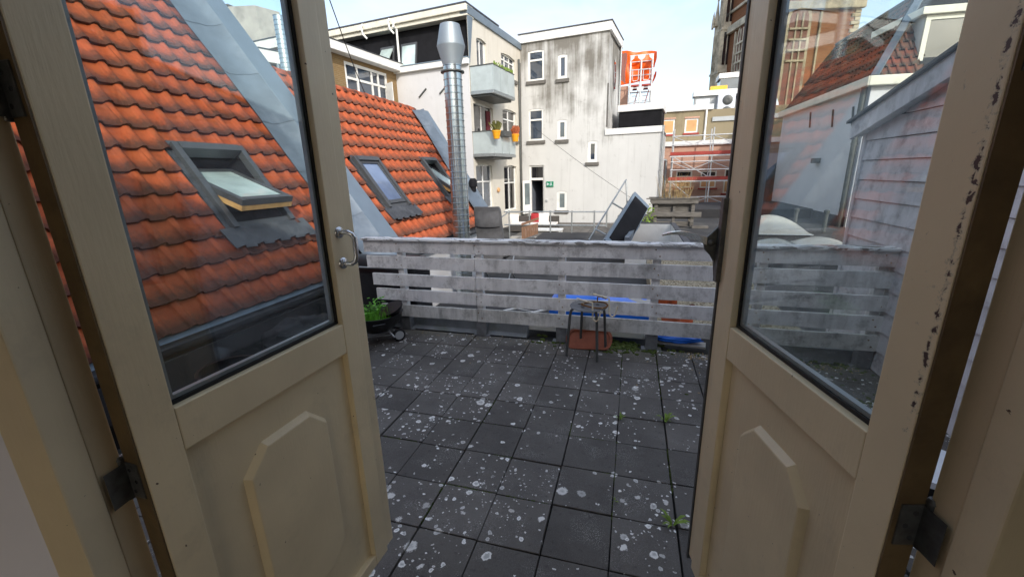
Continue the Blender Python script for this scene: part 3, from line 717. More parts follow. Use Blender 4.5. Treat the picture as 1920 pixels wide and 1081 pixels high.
for i in range(n):
    for q in range(4): fs.append((4*i+q, 4*i+4+q, 4*i+4+(q+1) % 4, 4*i+(q+1) % 4))
capm.add(vs, fs).build('cap_rail', 'peeling_paint', rail, bevel=.003)
for x in (-2.36, -1.47, -.62, .24, 1.09, 1.93):
    pp = MB().box(x-.034, x+.034, FY+.030, FY+.098, .1, 1.0015).build('post', 'fence_board', rail, bevel=.003)
    sh = MB(); sh.box(x-.052, x-.048, FY+.022, FY+.11, -.002, .175); sh.box(x+.048, x+.052, FY+.022, FY+.11, -.002, .175); sh.box(x-.048, x+.048, FY+.018, FY+.0225, .0, .170)
    sh.box(x-.09, x+.09, FY+.018, FY+.098, -.004, .006); sh.build('post_shoe', 'post_shoe', pp)

# ------------------------------------------------------------------ clapboard shed on the right
SX = 2.0
shed = thing('clapboard_shed', (2.6, 2.9, -.5), 'white clapboard shed wall with stained boards where the railing ends', 'shed')
Y0s, Y1s = .95, 4.64
def roofz(y): return 1.93+.245*(4.6-y)
k = 0; z = -.5; BH = .168
while z < roofz(Y0s):
    zt = z+BH; ya = Y0s; yb = Y1s
    if z > roofz(yb)-.03: yb = 4.6-(z+.03-1.93)/.245
    if yb <= ya+.1: break
    m = MB(); n = 10
    vs = []
    for i in range(n+1):
        y = ya+(yb-ya)*i/n; e = .002*math.sin(y*3+k)
        zt2 = min(zt-.004, roofz(y)+.05)
        vs += [V((SX-.020+e, y, z)), V((SX+.004, y, z)), V((SX+.004, y, zt2)), V((SX-.006+e, y, zt2))]
    fs = [(0, 1, 2, 3), (4*n+3, 4*n+2, 4*n+1, 4*n)]
    for i in range(n):
        for q in range(4): fs.append((4*i+q, 4*i+4+q, 4*i+4+(q+1) % 4, 4*i+(q+1) % 4))
    m.add(vs, fs).build('siding_board', 'siding_paint', shed, bevel=.002)
    z = zt; k += 1
body = MB(); body.prism([(SX+.005, Y0s, -.5), (SX+.005, Y1s-.01, -.5), (SX+.005, Y1s-.01, roofz(Y1s)+.0), (SX+.005, Y0s, roofz(Y0s))], (2.6, 0, 0)); body.build('wall', 'slate_black', shed)
MB().box(SX-.028, SX+.03, Y1s-.005, Y1s+.05, -.5, roofz(Y1s)).build('corner_trim', 'siding_paint', shed, bevel=.004)
fa = MB(); fa.prism([(SX-.10, Y1s+.12, roofz(Y1s+.12)-.02), (SX-.10, Y0s, roofz(Y0s)-.02), (SX-.10, Y0s, roofz(Y0s)+.13), (SX-.10, Y1s+.12, roofz(Y1s+.12)+.13)], (.025, 0, 0)); fa.build('fascia', 'siding_paint', shed, bevel=.003)
rf = MB(); rf.prism([(SX-.13, Y1s+.16, roofz(Y1s+.16)+.13), (SX-.13, Y0s, roofz(Y0s)+.13), (SX-.13, Y0s, roofz(Y0s)+.155), (SX-.13, Y1s+.16, roofz(Y1s+.16)+.155)], (2.8, 0, 0)); rf.build('roof', 'lead', shed, bevel=.003)
so = MB(); so.prism([(SX-.074, Y1s+.1, roofz(Y1s+.1)-.005), (SX-.074, Y0s, roofz(Y0s)-.005), (SX-.074, Y0s, roofz(Y0s)+.01), (SX-.074, Y1s+.1, roofz(Y1s+.1)+.01)], (.08, 0, 0)); so.build('soffit', 'siding_paint', shed)

# ------------------------------------------------------------------ tiled row houses on the left
TH = rad(54.5); tanT = math.tan(TH)
EU, EV, EN = V((0, 1, 0)), V((math.cos(TH), 0, -math.sin(TH))), V((math.sin(TH), 0, math.cos(TH)))
def onroof(y, z, off=0): return V((-4.447+(1.979-z)/tanT, y, z))+EN*off
TW, TL = .216, .252
def tile_mesh(name, mat):
    # local x along the eave, y down the slope, z out of the roof
    prof = [(0, .026), (.010, .008), (.024, .001), (.075, -.003), (.128, .0), (.146, .008), (.158, .028), (.174, .041), (.200, .041), (.218, .027)]
    m = MB(); L = .305; vs = []; n = len(prof)
    for y, lift in ((0, .0), (L*.55, .014), (L, .036)):
        vs += [V((x, y, h+lift)) for x, h in prof]
    vs += [V((x, L+.001, h+.036-.020)) for x, h in prof]
    vs += [V((x, L-.03, h+.012)) for x, h in prof]
    fs = [(j*n+i, j*n+i+1, (j+1)*n+i+1, (j+1)*n+i) for j in range(4) for i in range(n-1)]
    m.add(vs, fs); o = m.build(name, mat, local=True, smooth=True); me = o.data; bpy.data.objects.remove(o); return me
def roofM(y, z):     # matrix with origin on the roof at (y,z); local x=+Y, y=down slope
    p = onroof(y, z); M = Matrix.Identity(4)
    ex, ey, ez = EU, EV, EN
    # keep right handed: x=+Y, y=down, z=x cross y
    ez = ex.cross(ey); s = -1 if ez.dot(EN) < 0 else 1
    for i in range(3): M[i][0] = ex[i]; M[i][1] = ey[i]; M[i][2] = ez[i]; M[i][3] = p[i]
    return M
def tileM(y, z):     # local x=-Y, y=down slope, z=roof normal
    p = onroof(y, z); M = Matrix.Identity(4)
    for i in range(3): M[i][0] = -EU[i]; M[i][1] = EV[i]; M[i][2] = EN[i]; M[i][3] = p[i]
    return M
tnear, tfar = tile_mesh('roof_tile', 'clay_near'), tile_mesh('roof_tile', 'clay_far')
print('tile handed', EU.cross(EV).dot(EN))
def lay(parent, me, y0, y1, z0, z1, holes, seed):
    rr = random.Random(seed); ds = TL*math.sin(TH); acc = []
    zl = z0; j = 0
    while zl < z1:
        zh = zl+ds            # head of exposed part
        nC = int((y1-y0)/TW)
        for i in range(nC):
            y = y0+i*TW
            yc, zc = y+TW/2, zl+ds/2
            if any(a-.06 < yc < b+.06 and c < zc < d for a, b, c, d in holes): continue
            M = tileM(y+TW+rr.uniform(-.003, .003), zl+.305*math.sin(TH)) @ Matrix.Rotation(rr.uniform(-.008, .008), 4, 'Z') @ Matrix.Translation((0, rr.uniform(-.003, .003), rr.uniform(-.002, .003)))
            acc.append(M)
        zl += ds; j += 1
    lay_pieces(me, 'roof_tile', acc, parent)
EZ = .50
# --- near house
nh = thing('row_house', (-5.5, 3.0, -8), 'steep orange tiled house with the wide open roof window', 'house')
Y0, Y1 = .55, 4.93
def rr_pt(y, z, off): return onroof(y, z, off)
sky1 = (3.22, 4.02, 1.16, 1.99)   # y0,y1,z0,z1 hole of open roof window
def deck(parent, y0, y1, z0, z1, hole_list, mat='bitumen_dark'):
    m = MB(); Ys = sorted({y0, y1, *[h[0] for h in hole_list], *[h[1] for h in hole_list]}); Zs = sorted({z0, z1, *[h[2] for h in hole_list], *[h[3] for h in hole_list]})
    for a in range(len(Ys)-1):
        for b in range(len(Zs)-1):
            yc, zc = (Ys[a]+Ys[a+1])/2, (Zs[b]+Zs[b+1])/2
            if any(h[0] < yc < h[1] and h[2] < zc < h[3] for h in hole_list): continue
            m.quad(onroof(Ys[a], Zs[b], -.012), onroof(Ys[a+1], Zs[b], -.012), onroof(Ys[a+1], Zs[b+1], -.012), onroof(Ys[a], Zs[b+1], -.012))
    m.build('roof_deck', mat, parent)
deck(nh, Y0-1.5, Y1+.3, EZ-.03, 4.75, [(sky1[0]+.03, sky1[1]-.03, sky1[2]+.02, sky1[3]-.03)])
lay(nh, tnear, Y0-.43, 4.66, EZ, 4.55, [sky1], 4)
# gutter, wall under the eave
ey = onroof(0, EZ-.02).x
gu = MB(); gp = []
for i in range(9):
    t = math.pi*(i/8); gp.append((ey+.045-.065*math.cos(t), -.07*math.sin(t)))
vs = []
for yy in (Y0-1.5, Y1+.35):
    vs += [V((x, yy, EZ-.045+z)) for x, z in gp]+[V((x, yy, EZ-.045+z*.9+.0)) for x, z in [(gx*1., gz) for gx, gz in gp]][:0]
n = len(gp); gu.add(vs, [(i, i+1, n+i+1, n+i) for i in range(n-1)])
gu.build('gutter', 'lead', nh, smooth=True)
MB().hexa([onroof(Y0-1.5, EZ-.03, -.02), onroof(Y1+.3, EZ-.03, -.02), onroof(Y1+.3, EZ+.10, -.008), onroof(Y0-1.5, EZ+.10, -.008), onroof(Y0-1.5, EZ-.035, .0), onroof(Y1+.3, EZ-.035, .0), onroof(Y1+.3, EZ+.10, .003), onroof(Y0-1.5, EZ+.10, .003)]).build('eave_flashing', 'zinc_matte', nh)
MB().box(-3.62, ey-.03, -1.2, Y1+.3, -8, EZ-.05).build('wall', 'bitumen_dark', nh)  # dark colour on this wall and the fascia stands in for eave shade
MB().box(ey+.10, ey+.125, -1.2, Y1+.2, .10, .37).build('fascia', 'bitumen_dark', nh)
MB().hexa([onroof(Y0-1.5, 4.7, -.03), onroof(Y1+.3, 4.7, -.03), V((-9, Y1+.3, 4.72)), V((-9, Y0-1.5, 4.72)), onroof(Y0-1.5, 4.75, .01), onroof(Y1+.3, 4.75, .01), V((-9, Y1+.3, 4.8)), V((-9, Y0-1.5, 4.8))]).build('flat_top', 'zinc_matte', nh)
# --- zinc party parapet between the houses (raised, climbing the slope)
def parapet(parent, y0, y1, z0, z1, h, mat, dy=0., seams=True):
    def P(y, z, off): p = onroof(y, z, off); return p+V((0, dy*(z1-z)/(z1-z0), 0))
    MB().hexa([P(y0, z0, -.05), P(y1, z0, -.05), P(y1, z1, -.05), P(y0, z1, -.05), P(y0, z0, h), P(y1, z0, h), P(y1, z1, h), P(y0, z1, h)]).build('parapet', mat, parent, bevel=.01)
    # rounded step flashing along the foot on the near side
    n = 7
    for q in range(n):
        za, zb = z0+(z1-z0)*q/n, z0+(z1-z0)*(q+1)/n
        m = MB(); vs = []
        for z, o in ((za, .006), (zb, 0)):
            for t in range(6):
                a = t/5; vs.append(P(y0-.46*(1-a), z, .088+o+.11*a**2.5-.02*math.sin(a*3.14)+.012*math.sin(a*9+z*3)))
        m.add(vs, [(i, i+1, 6+i+1, 6+i) for i in range(5)]); m.build('step_flashing', 'zinc', parent, smooth=True)
parapet(nh, 4.98, 5.36, EZ-.05, 4.8, .20, 'zinc_matte', .12)
# --- second house
sh2 = thing('row_house', (-5.2, 7.7, -8), 'lower orange tiled house with two roof windows behind the duct', 'house')
skyA = (6.02, 6.72, 1.13, 1.94); skyB = (8.39, 9.09, 1.18, 1.99)
deck(sh2, 5.30, 9.95, EZ-.03, 3.26, [(h[0]+.03, h[1]-.03, h[2]+.02, h[3]-.03) for h in (skyA, skyB)])
lay(sh2, tfar, 5.46, 9.98, EZ, 3.16, [skyA, skyB], 8)
# ridge tiles
rg = MB(); L = .36
prof = [(.135*math.cos(t), .11*math.sin(t)) for t in [math.pi*i/8 for i in range(9)]]
vs = [V((x*(1-.12*b), y, z*(1-.12*b))) for b, y in ((0, 0), (1, L)) for x, z in prof]+[V((x*.9, 0, z*.88)) for x, z in prof]
rg.add(vs, [(i, i+1, 9+i+1, 9+i) for i in range(8)]+[(i+1, i, 18+i, 18+i+1) for i in range(8)])
o = rg.build('ridge_tile', 'clay_far', local=True, smooth=True); rme = o.data; bpy.data.objects.remove(o)
rp = onroof(0, 3.24)
for i in range(14):
    y = 5.38+i*.335
    inst(rme, 'ridge_tile', Matrix.Translation((rp.x-.07, y, rp.z-.03)) @ Matrix.Rotation(random.uniform(-.02, .02), 4, 'Z'), sh2)
MB().hexa([V((-9, 5.3, 2.0)), rp+V((-.02, 5.3, -.05)), rp+V((-.02, 9.95, -.05)), V((-9, 9.95, 2.0)), V((-9, 5.3, 2.1)), rp+V((-.02, 5.3, .02)), rp+V((-.02, 9.95, .02)), V((-9, 9.95, 2.1))]).build('back_slope', 'bitumen_dark', sh2)
MB().box(-3.62, ey-.03, 5.3, 10.1, -8, EZ-.05).build('wall', 'stucco_clean', sh2)
gu = MB(); vs = []
for yy in (5.35, 10.05): vs += [V((x, yy, EZ-.045+z)) for x, z in gp]
gu.add(vs, [(i, i+1, n+i+1, n+i) for i in range(0)])
n = len(gp); gu.f = [(i, i+1, n+i+1, n+i) for i in range(n-1)]; gu.build('gutter', 'lead', sh2, smooth=True)
parapet(sh2, 10.12, 10.42, EZ-.05, 3.15, .16, 'zinc_matte', -.55)
MB().hexa([onroof(9.9, 3.2, -.3), onroof(10.5, 3.2, -.3), V((-9, 10.5, 2.4)), V((-9, 9.9, 2.4)), onroof(9.9, 3.2, .0), onroof(10.5, 3.2, .0), V((-9, 10.5, 2.5)), V((-9, 9.9, 2.5))]).build('party_wall', 'stucco_clean', sh2)
MB().box(-3.60, ey-.03, 10.1, 10.45, -8, .6).build('party_wall', 'stucco_clean', sh2)

def roofwindow(parent, h, open_deg, pane, seed=0):
    """h=(y0,y1,z0,z1) on the roof plane"""
    y0, y1, z0, z1 = h; w = y1-y0; L = (z1-z0)/math.sin(TH); M0 = roofM(y0, z1)   # local: x along eave, y down slope, z=roof normal or opposite
    s = 1 if EU.cross(EV).dot(EN) > 0 else -1
    def T(x, y, zz): return M0 @ V((x, y, zz*s))
    def bx(mb, x0, x1, ya, yb, za, zb, R=None):
        ps = [(x0, ya, za), (x1, ya, za), (x1, yb, za), (x0, yb, za), (x0, ya, zb), (x1, ya, zb), (x1, yb, zb), (x0, yb, zb)]
        if R: ps = [R(*p) for p in ps]
        return mb.hexa([T(*p) for p in ps])
    f = .065
    fm = MB(); bx(fm, 0, f, 0, L, -.05, .085); bx(fm, w-f, w, 0, L, -.05, .085); bx(fm, f, w-f, 0, f*1.25, -.05, .095); bx(fm, f, w-f, L-f, L, -.05, .055)
    win = fm.build('roof_window', 'window_frame_grey', parent, bevel=.006)
    fl = MB()   # flashing skirt round the frame
    bx(fl, -.05, 0, -.03, L+.02, .0, .030); bx(fl, w, w+.05, -.03, L+.02, .0, .030); bx(fl, 0, w, -.05, 0, .0, .032); fl.build('flashing', 'lead', win)
    # pleated apron below
    ap = MB(); nP = int((w+.24)/(TW/2)+.5); 
    for q in range(nP):
        xa = -.14+(w+.28)*q/nP; xb = -.14+(w+.28)*(q+1)/nP; j = .02*((q % 2)*2-1)
        ap.hexa([T(xa, L-.01, .04), T(xb, L-.01, .045), T(xb, L+.24+j, .090), T(xa, L+.24+j*.2, .076), T(xa, L-.01, .052), T(xb, L-.01, .058), T(xb, L+.24+j, .102), T(xa, L+.24+j*.2, .086)])
    ap.build('apron', 'lead', win)
    # lining of the opening (a real dark shaft)
    sh = MB()
    for a, b, c, d in ((f, f+.012, f, L-f), (w-f-.012, w-f, f, L-f)): bx(sh, a, b, c, d, -.35, -.0)
    bx(sh, f, w-f, f, f+.012, -.35, 0); bx(sh, f, w-f, L-f-.012, L-f, -.35, 0); sh.build('lining', 'slate_black', win)
    bk = MB(); bx(bk, -.1, w+.1, -.1, L+.1, -.9, -.88); bx(bk, -.1, -.08, -.1, L+.1, -.88, -.06); bx(bk, w+.08, w+.1, -.1, L+.1, -.88, -.06); bx(bk, -.08, w+.08, -.1, -.08, -.88, -.06); bx(bk, -.08, w+.08, L+.08, L+.1, -.88, -.06)
    bk.build('room_behind', 'black_cloth', win)
    a = rad(open_deg); yc = L*.5; ca, sa = math.cos(a), math.sin(a)
    def R(x, y, zz): yy, z2 = y-yc, zz-.03; return (x, yc+yy*ca-z2*sa, .03+yy*sa+z2*ca)
    g = f+.006; sf = .055
    sm = MB(); bx(sm, g, g+sf, g, L-g, .0, .065, R); bx(sm, w-g-sf, w-g, g, L-g, .0, .065, R); bx(sm, g+sf, w-g-sf, g, g+sf, .0, .066, R); bx(sm, g+sf, w-g-sf, L-g-sf*1.2, L-g, .0, .07, R)
    sash = sm.build('sash', 'window_frame_grey', win, bevel=.004)
    if open_deg:
        wd = MB(); bx(wd, g+.004, g+.03, g, L-g, -.055, -.001, R); bx(wd, w-g-.03, w-g-.004, g, L-g, -.055, -.001, R); bx(wd, g+.03, w-g-.03, L-g-.04, L-g-.004, -.055, -.001, R); wd.build('timber', 'pine', sash)
    gl = MB(); bx(gl, g+sf, w-g-sf, g+sf, L-g-sf*1.2, .034, .046, R); gl.build('pane', pane, sash)
    return win
roofwindow(nh, sky1, 33, 'skylight_glass')
roofwindow(sh2, skyA, 0, 'skylight_blue')
roofwindow(sh2, skyB, 22, 'skylight_glass')
# roof vent and small black stack at the far end of the second roof
MB().lathe([(.07, 0), (.07, .35), (.10, .36), (.10, .5), (.06, .56)], onroof(9.72, 1.0), 14).build('vent_stack', 'slate_black', sh2, smooth=True)
# snapped tile with white patch
MB().lathe([(0, .006), (.05, .004), (.07, 0)], onroof(6.27, .98, .07), 9, tuple(EN)).build('lime_splash', 'white_paint', sh2)

# ------------------------------------------------------------------ spiral duct chimney
def duct(c, z0, z1, r, cowl, label):
    t = thing('flue_pipe', (c[0], c[1], z0), label, 'flue pipe', 'spiral steel flue pipes')
    p = []; z = z0; pitch = .105
    while z < z1:
        p += [(r, z-z0), (r, z-z0+pitch*.80), (r+.008, z-z0+pitch*.86), (r+.008, z-z0+pitch*.94)]; z += pitch
    MB().lathe(p, (c[0], c[1], z0), 32).build('pipe', 'duct_steel', t, smooth=True)
    if cowl:
        zz = z1-z0
        MB().lathe([(r+.01, zz-.03), (r+.045, zz-.02), (r+.045, zz), (r+.01, zz+.01)], (c[0], c[1], z0), 32).build('collar', 'cast_metal', t, smooth=True)
        MB().lathe([(r-.01, zz), (r-.005, zz+.07), (r+.078, zz+.36), (r+.080, zz+.372), (r+.008, zz+.68), (r-.008, zz+.685), (r-.02, zz+.6)], (c[0], c[1], z0), 32).build('cowl', 'duct_cowl', t, smooth=True)
        MB().lathe([(r+.002, .93), (r+.013, .935), (r+.013, 1.01), (r+.002, 1.02)], (c[0], c[1], z0), 32).build('tape_band', 'white_plastic', t, smooth=True)
    return t
plain('duct_cowl', lin(150, 160, 166), .5, .55, var=.08, scale=3, bstr=.05)
dp = aty(866, 440, 7.0); dtop = aty(852, 134, 7.0)
duct((dp.x, 7.0), -.5, dtop.z, .150, True, 'tall spiral steel flue with a double cone cowl before the tiles')
q = aty(527, 60, 9.6); duct((q.x, 9.6), 3.0, 5.45, .13, False, 'spiral steel pipe rising beside the concrete chimney')

# ------------------------------------------------------------------ things on and behind the terrace
# four legged stool with rusty ring and hooks
sc_ = V((-.335, 3.60, 0))
st = thing('stool', sc_, 'grey disc stool with a rusty ring and wire hooks on top', 'stool')
SZ = .475
sd = MB(); sd.lathe([(0, .012), (.160, .012), (.166, .008), (.166, .002), (.158, 0), (0, 0)], sc_+V((0, 0, SZ)), 40); seat = sd.build('seat', 'grey_disc', st, smooth=True)
hl = MB()
for k in range(5): t = k*1.26+.4; hl.lathe([(0, .0006), (.016, .0006), (.017, 0)], sc_+V((.085*math.cos(t), .085*math.sin(t), SZ+.0121)), 14)
hl.build('hole', 'rubber', seat)
for x, y in ((-.185, -.06), (.10, -.125), (.16, .13), (-.09, .22)):
    MB().path([sc_+V((x*.60, y*.60, SZ-.002)), sc_+V((x*.80, y*.80, SZ-.03)), sc_+V((x*.86, y*.86, SZ-.09)), sc_+V((x, y, .004))], .0125, 10).build('leg', 'cast_metal', st, smooth=True)
rc = sc_+V((.055, -.03, SZ+.030))
ring = [rc+V((.115*math.cos(t)*1., .085*math.sin(t), .006*math.sin(2*t))) for t in [2*math.pi*i/28 for i in range(28)]]
hr = thing('hook_rack', rc, 'rusty wire ring with white hooks lying on the stool', 'hook rack')
MB().path(ring, .0075, 8, True).build('ring', 'rust', hr, smooth=True)
def hook(p0, dirx, h, name='hook'):
    p = V(p0); pts = [p+V((-dirx*.14, .05, .045)), p+V((-dirx*.05, .01, .035)), p+V((0, 0, .028)), p+V((.004, -.004, -.03)), p+V((.006, -.006, -h*.7))]
    for i in range(7): t = math.pi*i/6; pts.append(p+V((.034-.030*math.cos(t), -.008, -h*.7-.045*math.sin(t))))
    pts.append(p+V((.075, -.010, -h*.7+.05)))
    MB().path(pts, .0075, 8).build(name, 'wire_white', hr, smooth=True)
hook(rc+V((-.01, -.10, .02)), 1, .13); hook(rc+V((.125, .0, .04)), 1, .13)
MB().path([rc+V((.02, .07, 0)), rc+V((.02, .075, .05)), rc+V((.05, .07, .056)), rc+V((.10, .04, .05))], .006, 8).build('wire_end', 'rust', hr, smooth=True)
# terracotta trough, boards, blue tarp parcel
tr = MB()
out = []
for i in range(20):
    t = 2*math.pi*i/20; cx = .145 if math.cos(t) > 0 else -.145; out.append((cx+.075*math.cos(t), .11*math.sin(t)))
b0 = V((-.34, 3.80, .0)); nn = len(out); vs = []
tl = Matrix.Rotation(rad(38), 3, 'X') @ Matrix.Rotation(rad(-4), 3, 'Y')
for k, zz in ((1, 0), (1.02, .018), (.9, .02), (.88, .006)): vs += [b0+V((0, .0, .070))+tl @ V((x*k, y*k, zz)) for x, y in out]
tr.add(vs, [tuple(range(nn))[::-1]]+[(j*nn+i, j*nn+(i+1) % nn, (j+1)*nn+(i+1) % nn, (j+1)*nn+i) for j in range(3) for i in range(nn)]+[tuple(range(3*nn, 4*nn))])
tag(tr.build('clay_tray', 'terracotta', smooth=True), 'oval terracotta tray leaning behind the stool legs', 'tray')
tag(MB().hexa([V((-1.0, 4.02, .04)), V((.18, 4.0, .04)), V((.2, 4.2, .07)), V((-1.0, 4.22, .07)), V((-1.0, 4.01, .10)), V((.18, 3.99, .10)), V((.2, 4.2, .13)), V((-1.0, 4.22, .13))]).build('plank', 'white_paint', bevel=.004), 'long white board lying behind the lowest railing slat', 'plank')
tag(MB().hexa([V((.30, 3.93, .035)), V((.72, 3.90, .030)), V((.74, 4.02, .030)), V((.30, 4.05, .035)), V((.30, 3.93, .055)), V((.72, 3.90, .05)), V((.74, 4.02, .05)), V((.30, 4.05, .055))]).build('plank', 'concrete', bevel=.003), 'short grey board poking out under the crumpled blue bag', 'plank')
rr = random.Random(31)
def crumple(c, sx, sy, sz, seed, amp=.25, nu=22, nv=14):
    r3 = random.Random(seed); ph = [r3.uniform(0, 6.28) for _ in range(8)]
    def fn(u, v):
        t = 2*math.pi*u; q = math.pi*(v-.5)
        k = 1+amp*(.5*math.sin(3*t+ph[0]+2*q)+.35*math.sin(7*t+ph[1]-3*q)+.3*math.sin(5*q*2+ph[2]+t*2)+.2*math.sin(11*t+ph[3]))
        ce = abs(math.cos(q))**.55
        return V(c)+V((sx*math.cos(t)*ce*k, sy*math.sin(t)*ce*k, max(-sz, sz*math.copysign(abs(math.sin(q))**.7, math.sin(q))*k)))
    return MB().grid(fn, nu, nv)
tag(crumple((.47, 3.97, .085), .20, .055, .030, 3).build('plastic_bag', 'blue_tarp', smooth=True), 'crumpled blue bag squeezed under the lowest slat', 'bag')
bt = MB(); 
def tarp(u, v):
    x = -.86+1.15*u; edge = min(u, 1-u)*12; e = min(1, edge)
    # front skirt (v<.45) then top
    if v < .45: k = v/.45; y = 4.46-.05*(1-k)*math.sin(9*u+1)-.02*math.sin(23*u); z = -.10+.36*k
    else: k = (v-.45)/.55; y = 4.46+.75*k; z = .26+.03*math.sin(5*u+3*k)+.012*math.sin(17*u+7*k)-.02*k
    return V((x, y, z-(1-e)*.06))
bt.grid(tarp, 40, 16); o = bt.build('tarpaulin', 'blue_tarp', smooth=True); tag(o, 'bright blue tarpaulin spread over a stack behind the railing', 'tarpaulin')
stk = thing('brick_stack', (-.3, 4.85, FLAT), 'low stack of blocks under the blue tarpaulin', 'stack')
for i in range(4):
    for j in range(2): MB().box(-.80+i*.27, -.55+i*.27, 4.52+j*.33, 4.82+j*.33, FLAT, .225).build('block', 'concrete', stk, bevel=.01)
# spare clay tiles leaning near the tarp
rr = random.Random(14)
for k in range(9):
    x = -.5+k*.115+rr.uniform(-.02, .02); y = 5.55+rr.uniform(-.1, .1); M = Matrix.Translation((x, y, FLAT+.34)) @ Matrix.Rotation(rr.uniform(-.3, .3), 4, 'Z') @ Matrix.Rotation(rad(68), 4, 'X')
    o = bpy.data.objects.new('spare_roof_tile', tnear); COL.objects.link(o); o.matrix_world = M; tag(o, 'spare orange roof tile stacked on edge beyond the blue tarpaulin', 'roof tile', 'spare roof tiles on the flat roof')
bk = thing('timber_bearer', (-.1, 5.55, FLAT), 'low timber bearer under the spare roof tiles', 'timber'); MB().box(-.7, .75, 5.40, 5.75, FLAT, FLAT+.06).build('beam', 'old_wood', bk)
for k, (x, y, a) in enumerate(((.42, 4.62, .3), (.52, 4.9, -.2))):
    M = Matrix.Translation((x, y, -.13+.0)) @ Matrix.Rotation(a, 4, 'Z') @ Matrix.Rotation(rad(35), 4, 'X')
    o = bpy.data.objects.new('spare_roof_tile', tnear); COL.objects.link(o); o.matrix_world = M; tag(o, 'loose orange roof tile lying at the edge of the gravel beside the tarpaulin', 'roof tile', 'loose tiles by the gravel')
# raised gravel strip beyond the fence
gr = MB().box(.35, 1.95, 4.43, 9.2, FLAT-.0, -.17).build('gravel_bed', 'gravel', local=True); tag(gr, kind='structure')
gp2 = MB(); rr = random.Random(8)
for k in range(5200):
    x, y = rr.uniform(.37, 1.93), 4.44+(rr.random()**1.4)*4.7; s = rr.uniform(.009, .021)
    blob(gp2, (x, y, -.168), s, s*rr.uniform(.6, 1), s*rr.uniform(.5, .9), rr, 5)
tag(gp2.build('pebbles', 'pebble', gr), kind='stuff')
# planted kettle barbecue on wheels
kc = V((-2.47, 3.47, 0))
kb = thing('kettle_barbecue', kc, 'black kettle barbecue on a small wheel planted with green herbs', 'barbecue')
MB().lathe([(.03, .11), (.13, .13), (.22, .20), (.265, .29), (.27, .315), (.255, .315), (.245, .29), (.20, .25), (0, .24)], kc, 36).build('bowl', 'black_enamel', kb, smooth=True)
MB().tube(kc+V((-.17, -.12, .065)), kc+V((.20, .08, .065)), .008, seg=8).build('axle', 'galvanised', kb)
for a in (0, 2.1, 4.2): MB().tube(kc+V((.10*math.cos(a), .10*math.sin(a), .15)), kc+V((.19*math.cos(a), .17*math.sin(a), .06)), .010, seg=8).build('leg', 'galvanised', kb)
wc = kc+V((.205, .06, .066)); wa = V((.62, .78, 0))
wa = V((.75, -.66, 0)).normalized()
wh = MB().lathe([(.030, -.018), (.052, -.019), (.064, -.012), (.066, 0), (.064, .012), (.052, .019), (.030, .018)], wc, 26, tuple(wa)).build('wheel', 'rubber', kb, smooth=True)
MB().lathe([(.033, .0185), (.036, .0200), (.042, .0205), (.046, .0198)], wc, 26, tuple(wa)).build('rim', 'grey_panel', wh, smooth=True)
MB().path([kc+V((.13, -.235, .27)), kc+V((.135, -.262, .27)), kc+V((.215, -.185, .27)), kc+V((.205, -.165, .27))], .008, 8).build('handle', 'black_enamel', kb, smooth=True)
MB().lathe([(.125, .03), (.13, .035), (.128, .02), (.10, -.02), (0, -.04)], kc+V((.16, .05, .33)), 30, (-.25, -.35, .9)).build('lid', 'black_enamel', kb, smooth=True)
hb = MB(); rr = random.Random(2)
for k in range(420):
    t = rr.random()*6.28; q = math.sqrt(rr.random())*.21; b = kc+V((q*math.cos(t), q*math.sin(t)-.02, .25)); L = rr.uniform(.05, .13); d = V((rr.uniform(-.5, .5), rr.uniform(-.5, .5), 1)).normalized(); s = d.orthogonal().normalized()*.0035
    e = b+d*L; hb.quad(b-s, b+s, e+s*.4, e-s*.4)
for k in range(70):
    t = rr.random()*6.28; q = math.sqrt(rr.random())*.17; b = kc+V((q*math.cos(t)-.05, q*math.sin(t), .33+rr.random()*.11)); a = rr.random()*6.28; s = rr.uniform(.014, .026)
    u = V((math.cos(a), math.sin(a), rr.uniform(-.3, .5)))*s; w = V((-math.sin(a), math.cos(a), rr.uniform(-.2, .3)))*s*.6
    c0 = b; hb.quad(c0-u, c0-w, c0+u, c0+w)
tag(hb.build('herbs', 'herb', kb), kind='stuff')
# black covered barbecue cabinet behind the end of the railing
bb = thing('gas_barbecue', (-2.72, 4.15, 0), 'large black lidded barbecue behind the planted kettle', 'barbecue')
MB().box(-3.12, -2.28, 3.98, 4.36, -.02, .60).build('cabinet', 'black_cloth', bb, bevel=.02)
lid = []
for i in range(9): t = math.pi*i/8; lid.append((4.17-.20*math.cos(t), .60+.17*math.sin(t)))
MB().prism([(-3.14, y, z) for y, z in lid], (.88, 0, 0)).build('lid', 'black_enamel', bb, bevel=.01, smooth=True)
MB().tube((-3.0, 3.93, .67), (-2.4, 3.93, .67), .011, seg=8).build('handle', 'galvanised', bb)
# things in the gap by the left door and under the eave
tub = thing('plastic_crate', (-3.0, 1.15, 0), 'white plastic crate seen in the gap by the left hinge', 'crate')
cm = MB(); cm.box(-3.15, -2.86, .92, 1.36, 0, .02)
for a in ((-3.15, -3.14, .92, 1.36), (-2.87, -2.86, .92, 1.36), (-3.14, -2.87, .92, .93), (-3.14, -2.87, 1.35, 1.36)): cm.box(*a, .02, .30)
cm.build('body', 'white_plastic', tub, bevel=.004); MB().box(-3.16, -2.85, .91, 1.37, .30, .325).build('lid', 'white_plastic', tub, bevel=.004)
pot = thing('plant_pot', (-2.72, 2.05, 0), 'empty round grey plant pot below the tiled eave', 'pot')
MB().lathe([(0, 0), (.14, 0), (.19, .30), (.215, .31), (.215, .36), (.19, .36), (.185, .31), (.13, .05), (0, .05)], (-2.72, 2.05, 0), 30).build('shell', 'black_enamel', pot, smooth=True)
